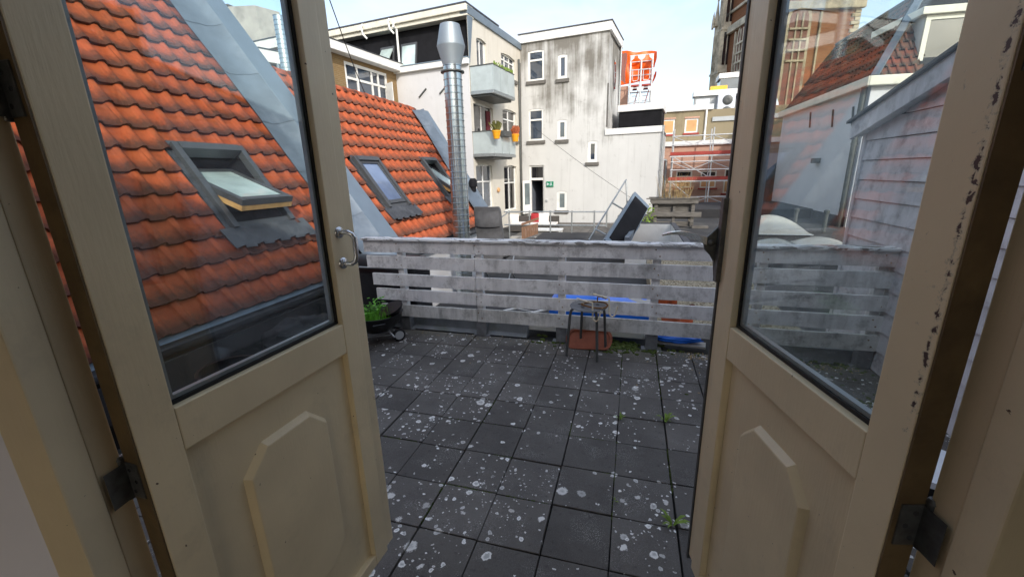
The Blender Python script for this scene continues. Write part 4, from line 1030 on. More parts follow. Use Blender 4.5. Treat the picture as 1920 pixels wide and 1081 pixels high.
bag2 = crumple((-2.72, 2.75, .22), .28, .36, .24, 9, .12); tag(bag2.build('black_bag', 'black_cloth', smooth=True), 'slumped black refuse bag under the tiled eave', 'bag')
bu = thing('bucket', (1.42, 2.10, 0), 'dark bucket with a pale blue rim in the gap by the right hinge', 'bucket')
MB().lathe([(0, 0), (.12, 0), (.155, .27), (.148, .27), (.115, .02), (0, .02)], (1.42, 2.10, 0), 26).build('body', 'black_enamel', bu, smooth=True)
MB().lathe([(.150, .262), (.166, .264), (.168, .296), (.150, .298)], (1.42, 2.10, 0), 26).build('rim', 'white_plastic', bu, smooth=True)

# ------------------------------------------------------------------ lounge chair beyond the railing
def chair():
    c = aty(918, 440, 7.2); x0 = c.x
    t = thing('recliner_chair', (x0, 7.3, FLAT), 'dark grey padded recliner chair turned away beside the flue', 'chair')
    # back seen from behind: padded panel leaning away
    zt = aty(915, 388, 7.1).z
    def fn(u, v):
        w = .265*(1-.06*v)*(1 if v < .93 else math.sqrt(max(0, 1-((v-.93)/.07)**2*.18)))
        return V((x0+(2*u-1)*w+.05*(1-v)-.02, 7.25-.12*v-.03*math.sin(math.pi*u)-.012*math.sin(v*19), FLAT+.42+(zt-FLAT-.42)*v))
    m = MB(); m.grid(fn, 12, 24); f2 = lambda u, v: fn(u, v)+V((0, .07, 0)); m.grid(f2, 12, 24)
    n0 = 13*25
    for i in range(12): m.f.append((i, i+1, n0+i+1, n0+i)); a = 24*13; m.f.append((a+i, a+i+1, n0+a+i+1, n0+a+i))
    for j in range(24): m.f.append((j*13, (j+1)*13, n0+(j+1)*13, n0+j*13)); m.f.append((j*13+12, (j+1)*13+12, n0+(j+1)*13+12, n0+j*13+12))
    m.build('backrest', 'chair_fabric', t, smooth=True)
    pl = MB(); pl.grid(lambda u, v: fn(.04+.92*u, .70+.24*v)+V((0, -.035-.012*math.sin(math.pi*v)+.02*abs(2*u-1)**6, -.012*math.sin(math.pi*u))), 12, 8); pl.build('head_pillow', 'chair_fabric', t, smooth=True)
    MB().box(x0-.26, x0+.26, 7.25, 7.8, FLAT+.36, FLAT+.46).build('seat', 'chair_fabric', t, bevel=.03)
    for s in (-1, 1):
        MB().tube((x0+s*.285, 7.2, FLAT), (x0+s*.275, 7.9, FLAT+.62), .013).build('leg', 'galvanised', t); MB().tube((x0+s*.285, 7.95, FLAT), (x0+s*.275, 7.22, FLAT+.66), .013).build('leg', 'galvanised', t)
        MB().bar((x0+s*.29, 7.15, FLAT+.66), (x0+s*.29, 7.65, FLAT+.64), .05, .03).build('armrest', 'black_enamel', t)
chair()

# ------------------------------------------------------------------ roof hatch, its raised lid and stay
hx0, hx1, hy0, hy1, hz = -.10, 1.22, 9.4, 13.1, .10
ht = thing('roof_hatch', ((hx0+hx1)/2, (hy0+hy1)/2, FLAT), 'open white roof hatch with a raised grey lid and stair inside', 'roof hatch')
th = .09
m = MB(); m.box(hx0, hx0+th, hy0, hy1, FLAT, hz); m.box(hx1-th, hx1, hy0, hy1, FLAT, hz); m.box(hx0+th, hx1-th, hy0, hy0+th, FLAT, hz); m.box(hx0+th, hx1-th, hy1-th, hy1, FLAT, hz)
m.build('upstand', 'white_paint', ht, bevel=.006)
MB().box(hx0+th, hx1-th, hy0+th, hy1-th, FLAT-.35, FLAT-.3).build('stair_floor', 'cream_paint', ht)
rm = MB(); rm.box(hx0-.03, hx0+th+.01, hy0-.03, hy1+.03, hz, hz+.03); rm.box(hx1-th-.01, hx1+.03, hy0-.03, hy1+.03, hz, hz+.03); rm.box(hx0+th+.01, hx1-th-.01, hy0-.03, hy0+th, hz, hz+.03); rm.box(hx0+th+.01, hx1-th-.01, hy1-th, hy1+.03, hz, hz+.03); rm.build('rim', 'lead', ht)
A = aty(1134, 448, 9.6); B = aty(1191, 359, 12.6); w = V((.42, .12, -.42)); nn_ = (B-A).cross(w).normalized()*.09
MB().hexa([A, A+w, B+w, B, A+nn_, A+w+nn_, B+w+nn_, B+nn_]).build('lid', 'zinc_matte', ht, bevel=.01)
MB().hexa([A+w*.12-nn_*.2+(B-A)*.06, A+w*.95-nn_*.2+(B-A)*.06, A+w*.95-nn_*.2+(B-A)*.92, A+w*.12-nn_*.2+(B-A)*.92, A+w*.12+nn_*.1+(B-A)*.06, A+w*.95+nn_*.1+(B-A)*.06, A+w*.95+nn_*.1+(B-A)*.92, A+w*.12+nn_*.1+(B-A)*.92]).build('lid_inside', 'slate_black', ht)
P1 = aty(1104, 450, 10.5); P2 = aty(1174, 337, 12.4); P3 = aty(1176, 385, 12.3); P4 = aty(1148, 380, 11.4); P5 = aty(1170, 393, 11.6)
for a, b in ((P1, P2), (P2, P3), (P4, P5), (aty(1118, 430, 10.8), aty(1136, 440, 10.6))): MB().tube(a, b, .022, seg=8).build('handrail', 'galvanised', ht)
MB().path([aty(1188, 358, 12.6)+w*.9, aty(1210, 396, 12.9), V((hx0+.3, 12.9, hz+.05))], .018, 6).build('stay', 'galvanised', ht)
MB().bar(aty(1175, 450, 9.8), aty(1197, 419, 12.6), .10, .12).build('gutter_edge', 'zinc', ht)

# ------------------------------------------------------------------ old timber planter table
plc = aty(1264, 392, 17.2)
pt = thing('planter_table', (plc.x, 17.2, FLAT), 'grey weathered timber planter trough with dry stalks on the roof', 'planter')
x0, x1 = aty(1222, 390, 17.0).x, aty(1306, 390, 17.0).x; zt = aty(1264, 371, 17.0).z; h = zt-FLAT
def pb(n, *a): return MB().box(*a).build(n, 'old_wood', pt, bevel=.012)
for xx in (x0+.08, x1-.20):
    for yy in (16.85, 17.5): pb('leg', xx, xx+.12, yy, yy+.1, FLAT, zt-.12)
pb('leg', (x0+x1)/2-.05, (x0+x1)/2+.05, 16.87, 16.95, FLAT, zt-.3)
pb('rim_board', x0-.05, x1+.02, 16.78, 16.845, zt-.20, zt-.03); pb('rim_board', x0-.05, x1+.02, 17.6, 17.66, zt-.20, zt-.03)
pb('top_board', x0-.22, x1+.05, 16.74, 16.90, zt-.026, zt+.01); pb('top_board', x0-.1, x1+.05, 17.55, 17.70, zt-.026, zt+.01)
for k in range(3): pb('side_plank', x0+.02, x1-.06, 16.98, 17.02, zt-.40-.19*k, zt-.215-.19*k)
pb('lower_rail', x0-.15, x1+.16, 16.79, 16.848, FLAT+h*.38, FLAT+h*.54); pb('base_plank', x0+.1, x1-.2, 16.96, 17.1, FLAT+.05, FLAT+.22)
MB().box(x0+.03, x1-.06, 17.03, 17.58, zt-.3, zt-.10).build('soil', 'joint_soil', pt)
pb('loose_board', x1-.15, x1+.42, 16.7, 17.0, FLAT, FLAT+.10)
rr = random.Random(4); dm = MB()
for k in range(90):
    b = V((rr.uniform(x0+.3, x1-.25), rr.uniform(17.1, 17.5), zt-.1)); L = rr.uniform(.35, 1.05); d = V((rr.uniform(-.3, .3), rr.uniform(-.3, .3), 1)).normalized(); dm.tube(b, b+d*L, .008, .003, 4, False)
    if rr.random() < .7: e = b+d*L*.6; dm.tube(e, e+V((rr.uniform(-.2, .2), rr.uniform(-.2, .2), .22)), .005, .002, 4, False)
tag(dm.build('dry_stalks', 'twig', pt), kind='stuff')
iv = MB()
for k in range(130):
    b = V((x0-.1+rr.gauss(0, .10), 16.72+rr.gauss(0, .06), FLAT+.15+rr.random()*.75*(1-.0))); a = rr.random()*6.28; s = rr.uniform(.025, .05)
    u = V((math.cos(a), math.sin(a)*.4, rr.uniform(-.6, .6)))*s; q = V((-math.sin(a)*.5, .3, math.cos(a)))*s*.7; iv.quad(b-u, b-q, b+u, b+q)
tag(iv.build('ivy', 'weed', pt), kind='stuff')
# low bitumen upstand wall behind the planter, stone coping
tag(MB().box(-.6, 1.05, 19.0, 19.3, FLAT, aty(1200, 405, 19).z).build('low_wall', 'old_wood', bevel=.01), 'low dark timber clad upstand between the raised lid and the planter', 'wall')
tag(MB().box(1.9, 9.5, 20.5, 24.9, FLAT-.002, aty(1330, 392, 20.5).z).build('roof_upstand', 'bitumen_dark', bevel=.02), 'dark bitumen roof step below the scaffolding', 'wall')

# ------------------------------------------------------------------ tube railing, lounge set, gate on the far roof terrace
RY = 15.2
def rp_(px, py): return aty(px, py, RY)
rl = thing('tube_railing', rp_(1040, 440), 'thin galvanised tube railing in front of the white house', 'railing')
zT = rp_(1040, 397).z; zM = rp_(1040, 422).z
xs = [rp_(x, 420).x for x in (955, 993, 1032, 1072, 1114, 1137)]
for x in xs[:-1]: MB().tube((x, RY, -1.0), (x, RY, zT+.05), .028, seg=8).build('post', 'galvanised', rl)
MB().tube((xs[-1], RY+.0, zM-.05), (xs[-1], RY, zT), .026, seg=8).build('post', 'galvanised', rl)
for z in (zT, zM): MB().tube((xs[0]-.2, RY-.001, z), (xs[-1], RY-.001, z), .024, seg=8).build('rail', 'galvanised', rl)
g0 = aty(946, 425, 13.5); MB().tube(g0+V((-.4, -1.2, 0)), (xs[0], RY, zT), .022, seg=8).build('rail', 'galvanised', rl)
tag(MB().box(-4.4, -.3, 15.05, 15.28, -1.3, rp_(1050, 444).z).build('parapet_wall', 'concrete', bevel=.01), 'low pale parapet under the tube railing', 'wall')
DZ = -1.02
dk = MB().box(-4.9, -.36, 15.6, 22.4, DZ-.02, DZ+.03).build('roof_deck', 'bitumen', local=True); tag(dk, kind='structure')
rr = random.Random(6); x = -4.9
while x < -.7:
    MB().box(x, x+.37, 15.62, 19.0, DZ+.03, DZ+.055).build('deck_plank', 'old_wood', dk); MB().box(x, x+.37, 19.01, 22.35, DZ+.03, DZ+.055).build('deck_plank', 'old_wood', dk); x += .385
gz = DZ+.055
def sofa(x0, x1, y0, y1, label):
    t = thing('garden_sofa', ((x0+x1)/2, (y0+y1)/2, gz), label, 'sofa')
    MB().box(x0, x1, y0, y1, gz, gz+.30).build('base', 'rattan', t, bevel=.02); MB().box(x0, x1, y1-.14, y1, gz+.302, gz+.66).build('backrest', 'rattan', t, bevel=.03)
    MB().box(x0+.03, x1-.03, y0+.02, y1-.16, gz+.302, gz+.40).build('seat_cushion', 'cushion', t, bevel=.03); return t
s1 = aty(985, 420, 18.6); 
sofa(s1.x-.75, s1.x+1.45, 18.6, 19.4, 'dark wicker garden sofa with pale cushions behind the railing')
for k, (px, py, col, lab) in enumerate(((962, 412, 'cushion', 'pale pillow tipped at the end of the wicker sofa'), (1003, 408, 'red_cloth', 'red pillow leaning on the wicker sofa'), (1018, 410, 'cushion', 'large white pillow upright on the wicker sofa'))):
    c = aty(px, py, 18.95); m = MB()
    s = .26 if k != 1 else .2
    m.grid(lambda u, v: c+V(((2*u-1)*s, -.07*math.sin(math.pi*u)*math.sin(math.pi*v)+.1*v, (2*v-1)*s)), 8, 8); m.grid(lambda u, v: c+V(((2*u-1)*s, .07*math.sin(math.pi*u)*math.sin(math.pi*v)+.1*v, (2*v-1)*s)), 8, 8)
    tag(m.build('pillow', col, smooth=True), lab, 'pillow')
tb = aty(1020, 424, 16.6); t = thing('garden_table', (tb.x, 16.6, gz), 'low white garden table before the wicker sofa', 'table')
MB().box(tb.x-.75, tb.x+.75, 16.3, 16.9, gz+.36, gz+.41).build('top', 'white_paint', t, bevel=.006)
for sx in (-.7, .65):
    for yy in (16.33, 16.82): MB().box(tb.x+sx, tb.x+sx+.06, yy, yy+.06, gz, gz+.36).build('leg', 'white_paint', t)
gc = aty(990, 437, 13.9); t = thing('wooden_gate', (gc.x, 13.9, FLAT), 'short brown slatted wooden gate beside the recliner', 'gate')
ga, gb = aty(978, 437, 13.4), aty(1009, 437, 14.8)
for k in range(8):
    a = ga.lerp(gb, k/8); b = ga.lerp(gb, (k+.86)/8); zt = aty(983+24*k/8, 426-8*k/8, 13.4+1.4*k/8).z
    MB().hexa([V((a.x, a.y, FLAT)), V((b.x, b.y, FLAT)), V((b.x, b.y+.03, FLAT)), V((a.x, a.y+.03, FLAT)), V((a.x, a.y, zt)), V((b.x, b.y, zt)), V((b.x, b.y+.03, zt)), V((a.x, a.y+.03, zt))]).build('slat', 'brown_wood', t)
MB().bar(V((ga.x, ga.y+.06, .0)), V((gb.x, gb.y+.06, .05)), .04, .07).build('rail', 'brown_wood', t)

# ------------------------------------------------------------------ roof domes on the flat roof (right)
def dome(cx, cy, sx, sy, hcurb, hd, label):
    t = thing('roof_dome', (cx, cy, FLAT), label, 'roof dome', 'acrylic roof domes')
    MB().hexa([V((cx-sx-.08, cy-sy-.08, FLAT)), V((cx+sx+.08, cy-sy-.08, FLAT)), V((cx+sx+.08, cy+sy+.08, FLAT)), V((cx-sx-.08, cy+sy+.08, FLAT)), V((cx-sx, cy-sy, FLAT+hcurb)), V((cx+sx, cy-sy, FLAT+hcurb)), V((cx+sx, cy+sy, FLAT+hcurb)), V((cx-sx, cy+sy, FLAT+hcurb))]).build('kerb', 'lead', t, bevel=.01)
    def fn(u, v):
        a, b = 2*u-1, 2*v-1; k = (1-abs(a)**1.8)*(1-abs(b)**1.8)
        return V((cx+a*(sx+.05), cy+b*(sy+.05), FLAT+hcurb+.02+hd*max(0, k)**.75))
    MB().grid(fn, 16, 16).build('dome', 'dome_acrylic', t, smooth=True)
    r_ = MB(); 
    r_.box(cx-sx-.06, cx+sx+.06, cy-sy-.06, cy+sy+.06, FLAT+hcurb+.001, FLAT+hcurb+.019); r_.build('rim', 'white_plastic', t)
d1 = aty(1442, 425, 13.5); dome(d1.x, 13.6, .80, .80, .36, .44, 'large domed skylight on a dark kerb before the plaster house')
d2 = aty(1540, 437, 12.2); dome(d2.x, 12.2, .55, .5, .16, .22, 'smaller white domed skylight nearer the railing')
d3 = aty(1465, 440, 11.6)
t = thing('curved_rooflight', (d3.x, 11.6, FLAT), 'low curved translucent rooflight sheet between the two domes', 'rooflight')
MB().grid(lambda u, v: V((d3.x-.75+1.5*u, 11.2+.9*v, FLAT+.12+.24*math.sin(math.pi*u))), 16, 2).build('sheet', 'pale_pane', t, smooth=True)
MB().box(d3.x-.78, d3.x+.78, 11.18, 12.12, FLAT, FLAT+.115).build('kerb', 'lead', t)
for px, py, yy, hh, lab in ((1495, 388, 17.5, .55, 'thin dark roof vent pipe near the plaster house wall'), (1550, 400, 16.0, .62, 'capped grey vent pipe beside the plaster house downpipe')):
    c = aty(px, py, yy); t = thing('vent_pipe', (c.x, yy, FLAT), lab, 'vent pipe')
    MB().tube((c.x, yy, FLAT), (c.x, yy, FLAT+hh), .06, seg=12).build('pipe', 'cast_metal', t, smooth=True); MB().lathe([(.075, 0), (.085, .02), (.085, .10), (.05, .13)], (c.x, yy, FLAT+hh), 12).build('cap', 'cast_metal', t, smooth=True)

# folded drying rack lying behind the railing
dr_ = thing('drying_rack', (-1.45, 5.4, FLAT), 'white folded drying rack lying on the flat roof behind the railing', 'drying rack')
for a, b in (((-1.95, 4.75), (-.75, 6.2)), ((-1.65, 4.65), (-.45, 6.1))): MB().tube((a[0], a[1], FLAT+.35), (b[0], b[1], FLAT+.30), .014, seg=6).build('frame_tube', 'white_paint', dr_)
for k in range(9):
    t = k/8; MB().tube((-1.95+1.2*t, 4.75+1.45*t, FLAT+.352-.05*t), (-1.65+1.2*t, 4.65+1.45*t, FLAT+.352-.05*t), .006, seg=5).build('wire', 'white_paint', dr_)
for a in ((-1.9, 4.8), (-1.6, 4.72), (-.8, 6.1), (-.5, 6.0)): MB().tube((a[0], a[1], FLAT), (a[0]+.12, a[1]+.1, FLAT+.33), .012, seg=6).build('leg', 'white_paint', dr_)

# ------------------------------------------------------------------ white plastered house (front) and its lower wing
DW = V((.9925, -.122, 0)); NW = V((-.122, -.9925, 0))       # along the front (to the right), outward normal
wp = aty(1003, 398, 23.0)
wf = Fr(wp, DW, NW)
a0 = wf.px(977, 200)[0]; aC = wf.px(1139, 180)[0]; aR = wf.px(1237, 300)[0]
zTop = 8.05; zBase = -1.2; zWing = wf.px(1185, 243)[1]
wh_ = thing('white_house', wf((a0+aR)/2, -2, zBase), 'tall grey stained white plaster house with a lower right wing', 'house')
RW = lambda *p: wf.rect(*p)
big1 = RW(990, 94, 1020, 152); sm1 = RW(1046, 102, 1064, 148); big2 = RW(991, 204, 1019, 264); sm2 = RW(1045, 224, 1063, 262)
sm3 = RW(1102, 264, 1120, 304); door_ = RW(993, 310, 1020, 400); sm4 = RW(1044, 358, 1063, 394)
holes = [big1, sm1, big2, sm2, sm3, door_, sm4]
m = wall(wf, a0, aR, zBase, zWing, [h for h in holes if h[2] < zWing], .16)
m.f  # wing + lower storeys
wall(wf, a0, aC, zWing, zTop, [h for h in holes if h[3] > zWing], .16, m)
# big2 spans both bands? keep bands clean by construction
sideD = 3.4
m.quad(wf(aC, 0, zWing), wf(aC, -sideD, zWing), wf(aC, -sideD, zTop), wf(aC, 0, zTop)); m.quad(wf(aR, 0, zBase), wf(aR, -sideD, zBase), wf(aR, -sideD, zWing), wf(aR, 0, zWing))
m.quad(wf(a0, 0, zBase), wf(a0, -sideD, zBase), wf(a0, -sideD, zTop), wf(a0, 0, zTop)); m.quad(wf(a0, -sideD, zBase), wf(aR, -sideD, zBase), wf(aR, -sideD, zWing), wf(a0, -sideD, zWing)); m.quad(wf(a0, -sideD, zWing), wf(aC, -sideD, zWing), wf(aC, -sideD, zTop), wf(a0, -sideD, zTop))
m.build('wall', 'stucco_white', wh_)
MB().fbox(wf, a0, aC, -sideD, -.4, zTop-.2, zTop).build('roof', 'bitumen', wh_); MB().fbox(wf, aC, aR, -sideD, -.3, zWing-.2, zWing-.02).build('wing_roof', 'bitumen', wh_)
MB().fbox(wf, a0-.05, aC+.12, -.25, .10, zTop-.02, zTop+.36).build('cornice', 'white_paint', wh_, bevel=.02)
MB().fbox(wf, aC-.1, aC+.12, -sideD, -.252, zTop-.02, zTop+.36).build('cornice', 'white_paint', wh_, bevel=.02)
MB().fbox(wf, a0-.07, aC+.15, -.27, .13, zTop+.362, zTop+.41).build('roof_trim', 'lead', wh_); MB().fbox(wf, aC-.12, aC+.15, -sideD, -.272, zTop+.362, zTop+.41).build('roof_trim', 'lead', wh_)
MB().fbox(wf, aC-.05, aR+.06, -.2, .07, zWing-.19, zWing+.10).build('wing_cornice', 'white_paint', wh_, bevel=.02)
# slim side window (oval) on the return wall
sf = Fr(wf(aC, 0, 0), -NW, DW)
MB().prism([sf(1.7+.32*math.cos(t), .0, 6.4+.75*math.sin(t)) for t in [2*math.pi*i/20 for i in range(20)]], DW*.03).build('oval_window', 'dark_pane', wh_)
for h, tr in ((big1, (.68,)), (big2, (.66,))): window(wf, h, wh_, .05, .10, (), tr, 'white_paint', 'window_pane', 'stone_sill', .06)
for h in (sm1, sm2, sm3): window(wf, h, wh_, .05, .14, (), (), 'white_paint', 'window_pane', 'stone_sill', .05)
window(wf, sm4, wh_, .05, .14, (), (), 'white_paint', 'pale_pane', 'stone_sill', .08)
# open door: frame, transom light, leaf swung out to the left, dark hall
zt = wf.px(1005, 336)[1]; da0, da1, dz0, dz1 = door_
fm = MB(); f = .08
fm.fbox(wf, da0, da0+f, -.16, -.08, dz0, dz1); fm.fbox(wf, da1-f, da1, -.16, -.08, dz0, dz1); fm.fbox(wf, da0+f, da1-f, -.16, -.08, dz1-f, dz1); fm.fbox(wf, da0+f, da1-f, -.16, -.08, zt-.05, zt+.07)
dfm = fm.build('door_frame', 'white_paint', wh_); MB().fbox(wf, da0+f, da1-f, -.14, -.125, zt+.07, dz1-f).build('transom_pane', 'dark_pane', dfm)
MB().fbox(wf, da0+.02, da1-.02, -3.2, -3.1, dz0, dz1).build('hall_back', 'slate_black', dfm); MB().fbox(wf, da0-.03, da0+.0, -3.2, -.17, dz0, dz1).build('hall_side', 'grey_plastic', dfm); MB().fbox(wf, da1+.0, da1+.03, -3.2, -.17, dz0, dz1).build('hall_side', 'slate_black', dfm)
lw = da1-da0-.16; lf = Fr(wf(da0+.06, -.06, 0), (DW*-.35+NW*.94).normalized(), (DW*-.94-NW*.35).normalized())
lm = MB(); lm.fbox(lf, 0, .12, -.025, .025, dz0+.02, zt-.06); lm.fbox(lf, lw-.12, lw, -.025, .025, dz0+.02, zt-.06); lm.fbox(lf, .12, lw-.12, -.025, .025, dz0+.02, dz0+.5); lm.fbox(lf, .12, lw-.12, -.025, .025, zt-.2, zt-.06)
dd = lm.build('door', 'white_paint', wh_); MB().fbox(lf, .12, lw-.12, -.008, .008, dz0+.5, zt-.2).build('pane', 'pale_pane', dd)
# exit sign with arrow and running figure, small round lamp
ez = RW(1025, 340, 1038, 350); MB().fbox(wf, ez[0], ez[1], .01, .06, ez[2], ez[3]).build('exit_sign', 'sign_green', wh_)
sg = MB(); w_ = ez[1]-ez[0]; h_ = ez[3]-ez[2]
def sx(u, v): return wf(ez[0]+w_*u, .062, ez[2]+h_*v)
sg.quad(sx(.06, .5), sx(.22, .82), sx(.22, .18)); sg.quad(sx(.22, .42), sx(.42, .42), sx(.42, .58), sx(.22, .58)); sg.quad(sx(.52, .2), sx(.60, .2), sx(.70, .55), sx(.62, .6)); sg.quad(sx(.66, .52), sx(.82, .2), sx(.88, .26), sx(.72, .6)); sg.quad(sx(.60, .50), sx(.76, .50), sx(.74, .72), sx(.62, .72)); sg.quad(sx(.63, .76), sx(.73, .76), sx(.73, .90), sx(.63, .90))
sg.build('sign_mark', 'white_plastic', wh_)
c = wf.px(1025, 376); MB().lathe([(0, .05), (.06, .05), (.08, .02), (.08, 0)], wf(c[0], .0, c[1]), 16, tuple(NW)).build('wall_lamp', 'grey_panel', wh_, smooth=True)
# downpipes
def downpipe(fr, a, d, z0, z1, parent, mat='galvanised', r=.05):
    m = MB(); m.tube(fr(a, d, z0), fr(a, d, z1), r, seg=10); z = z0+.8
    while z < z1: m.tube(fr(a, d, z), fr(a, d, z+.06), r+.014, seg=10); z += 2.0
    m.build('downpipe', mat, parent, smooth=True)
downpipe(wf, aR+.08, .05, zBase, zWing+.1, wh_); downpipe(sf, sideD*.9, .08, zWing, zTop+.2, wh_)
MB().fbox(wf, aC-.02, aC+.05, -.05, .012, zWing+.2, zWing+2.2).build('crack_patch', 'stone_sill', wh_)
# black clad attic box on the wing
b = wf.rect(1160, 203, 1236, 243, -1.2); bxp = MB(); bxp.fbox(wf, b[0], b[1]+.1, -3.3, -1.2, zWing-.03, b[3]-.12); bxp.build('attic_box', 'slate_black', wh_)
MB().fbox(wf, b[0]-.06, b[1]+.18, -3.38, -1.1, b[3]-.119, b[3]+.2).build('attic_fascia', 'white_paint', wh_, bevel=.02)

# ------------------------------------------------------------------ left house with black mansard and two balconies
fp = wf(a0, 0, 0)                                   # corner with the white house
lf_ = Fr(fp, NW, DW)                                # right-hand face: a runs towards the camera
aN = lf_.px(880, 140)[0]; aS = lf_.px(963, 200)[0]
lh = thing('balcony_house', lf_(aN, -3, -3), 'cream plaster house with black slate mansard and two balconies', 'house')
zr = 7.75
D1 = lf_.rect(894, 74, 912, 128); W1 = lf_.rect(940, 104, 966, 146); D2 = lf_.rect(889, 196, 925, 262); W2 = lf_.rect(943, 206, 968, 262)
D3 = lf_.rect(893, 308, 924, 392); W3 = lf_.rect(946, 310, 969, 394)
def cl(h): return (max(h[0], .25), min(h[1], aN-.2), h[2], h[3])
D1, W1, D2, W2, D3, W3 = map(cl, (D1, W1, D2, W2, D3, W3))
arch_mat = 'stucco_cream'
m = wall(lf_, 0, aN, -3, zr, [D1, W1, D2, W2, D3, W3], .18); m.build('side_wall', 'stucco_cream', lh)
for h, mu, tr, pn in ((D1, (.5,), (), 'window_pane'), (W1, (.33, .66), (.72,), 'window_pane'), (D2, (.55,), (), 'dark_pane'), (W2, (.5,), (.66,), 'dark_pane'), (D3, (.5,), (.62,), 'window_pane'), (W3, (.5,), (.62,), 'dark_pane')):
    window(lf_, h, lh, .12, .07, mu, tr, 'white_paint', pn, 'stone_sill' if h in (W1, W2) else None, .08)
MB().fbox(lf_, D2[0]+.1, D2[0]+.5, -.14, -.10, D2[2]+.05, D2[3]-.2).build('curtain', 'cloth_curtain', lh)
MB().fbox(lf_, 0, aN+.02, -.3, .08, zr, zr+.30).build('verge_board', 'zinc_matte', lh, bevel=.01)
MB().fbox(lf_, .02, .28, .0, .02, -3, zr-.6).build('slot_shade', 'stone_sill', lh); downpipe(lf_, .36, .06, -1, zr-.5, lh, 'cast_metal', .055)  # grey strip: dark colour stands in for the shaded slot at the corner
# front (gable side facing us-left): plaster wall, sloped black slate face, gutter
gf = Fr(lf_(aN, 0, 0), -DW, NW)                     # a runs to the left
zE = 5.98
m = MB(); m.quad(gf(0, 0, -3), gf(8, 0, -3), gf(8, 0, zE), gf(0, 0, zE)); m.build('front_wall', 'stucco_clean', lh)
sl_ = MB(); sl_.hexa([gf(0.02, -.55, zE-.05), gf(9, -.55, zE-.05), gf(9, -.03, zE-.05), gf(0.02, -.03, zE-.05), gf(.02, -.7, zr+.12), gf(9, -.7, zr+.12), gf(9, -.42, zr+.12), gf(.02, -.42, zr+.12)]); sl_.build('slate_slope', 'slate_black', lh)
MB().fbox(gf, -.02, 4.2, -.06, .16, zE-.02, zE+.20).build('eave_gutter', 'white_paint', lh, bevel=.02)
MB().fbox(gf, -.02, 4.2, -.04, .18, zE+.201, zE+.24).build('gutter_lining', 'zinc_matte', lh)
MB().fbox(gf, -.05, 9, -.5, .12, zr+.10, zr+.34).build('cornice', 'cream_paint', lh, bevel=.03); MB().fbox(gf, -.05, 9, -.52, .02, zr-.05, zr+.099).build('cornice_board', 'cream_paint', lh, bevel=.02)
MB().fbox(gf, -.06, 9, -3, .13, zr+.341, zr+.40).build('roof_edge', 'lead', lh)
MB().prism([gf(0, -.02, zE), gf(0, -.02, zr+.1), gf(0, -.45, zr+.1)], DW*.05).build('corner_flashing', 'zinc_matte', lh)
# slope windows
def gslope(a, t, o=0): return gf(a, -.03-.39*t+o, zE-.05+(zr+.17-zE)*t)+V((0, 0, o*.2))
def slopewin(px0, px1, opened):
    a = sorted((gf.px(px0, 105, -.1)[0], gf.px(px1, 105, -.1)[0])); t0, t1 = .06, .62
    w = MB(); k = .07
    for (p, q, r, s) in ((a[0], a[0]+k, t0, t1), (a[1]-k, a[1], t0, t1), (a[0]+k, a[1]-k, t0, t0+.05), (a[0]+k, a[1]-k, t1-.05, t1)):
        w.hexa([gslope(p, r, .01), gslope(q, r, .01), gslope(q, s, .01), gslope(p, s, .01), gslope(p, r, .07), gslope(q, r, .07), gslope(q, s, .07), gslope(p, s, .07)])
    ww = w.build('roof_window', 'window_frame_grey', lh)
    e = .45 if opened else .03
    MB().hexa([gslope(a[0]+k, t0+.04, e), gslope(a[1]-k, t0+.04, e), gslope(a[1]-k, t1-.05, .03), gslope(a[0]+k, t1-.05, .03), gslope(a[0]+k, t0+.04, e+.04), gslope(a[1]-k, t0+.04, e+.04), gslope(a[1]-k, t1-.05, .07), gslope(a[0]+k, t1-.05, .07)]).build('pane', 'skylight_glass', ww)
slopewin(712, 738, True); slopewin(751, 781, False)
a_ = gf.px(748, 90, 0)[0]; MB().path([gf(a_+.05, .12, zr+.2), gf(a_+.05, .2, zr-.05), gf(a_, .05, zr-.1), gf(a_, .06, zE+.25)], .045, 8).build('downpipe', 'white_paint', lh, smooth=True)
for px in (682, 733): c = gf.px(px, 62, .1); MB().path([gf(c[0], .14, zr+.3), gf(c[0]-.02, .26, zr+.16), gf(c[0]-.06, .24, zr-.1), gf(c[0]-.2, .16, zr-.28)], .04, 8).build('gutter_outlet', 'white_paint', lh, smooth=True)
for px, py in ((793, 175), (832, 168)): c = gf.px(px, py, 0); MB().bar(gf(c[0]-.20, .03, c[1]+.16), gf(c[0]+.20, .03, c[1]-.16), .05, .05, NW).build('wall_anchor', 'cast_metal', lh)
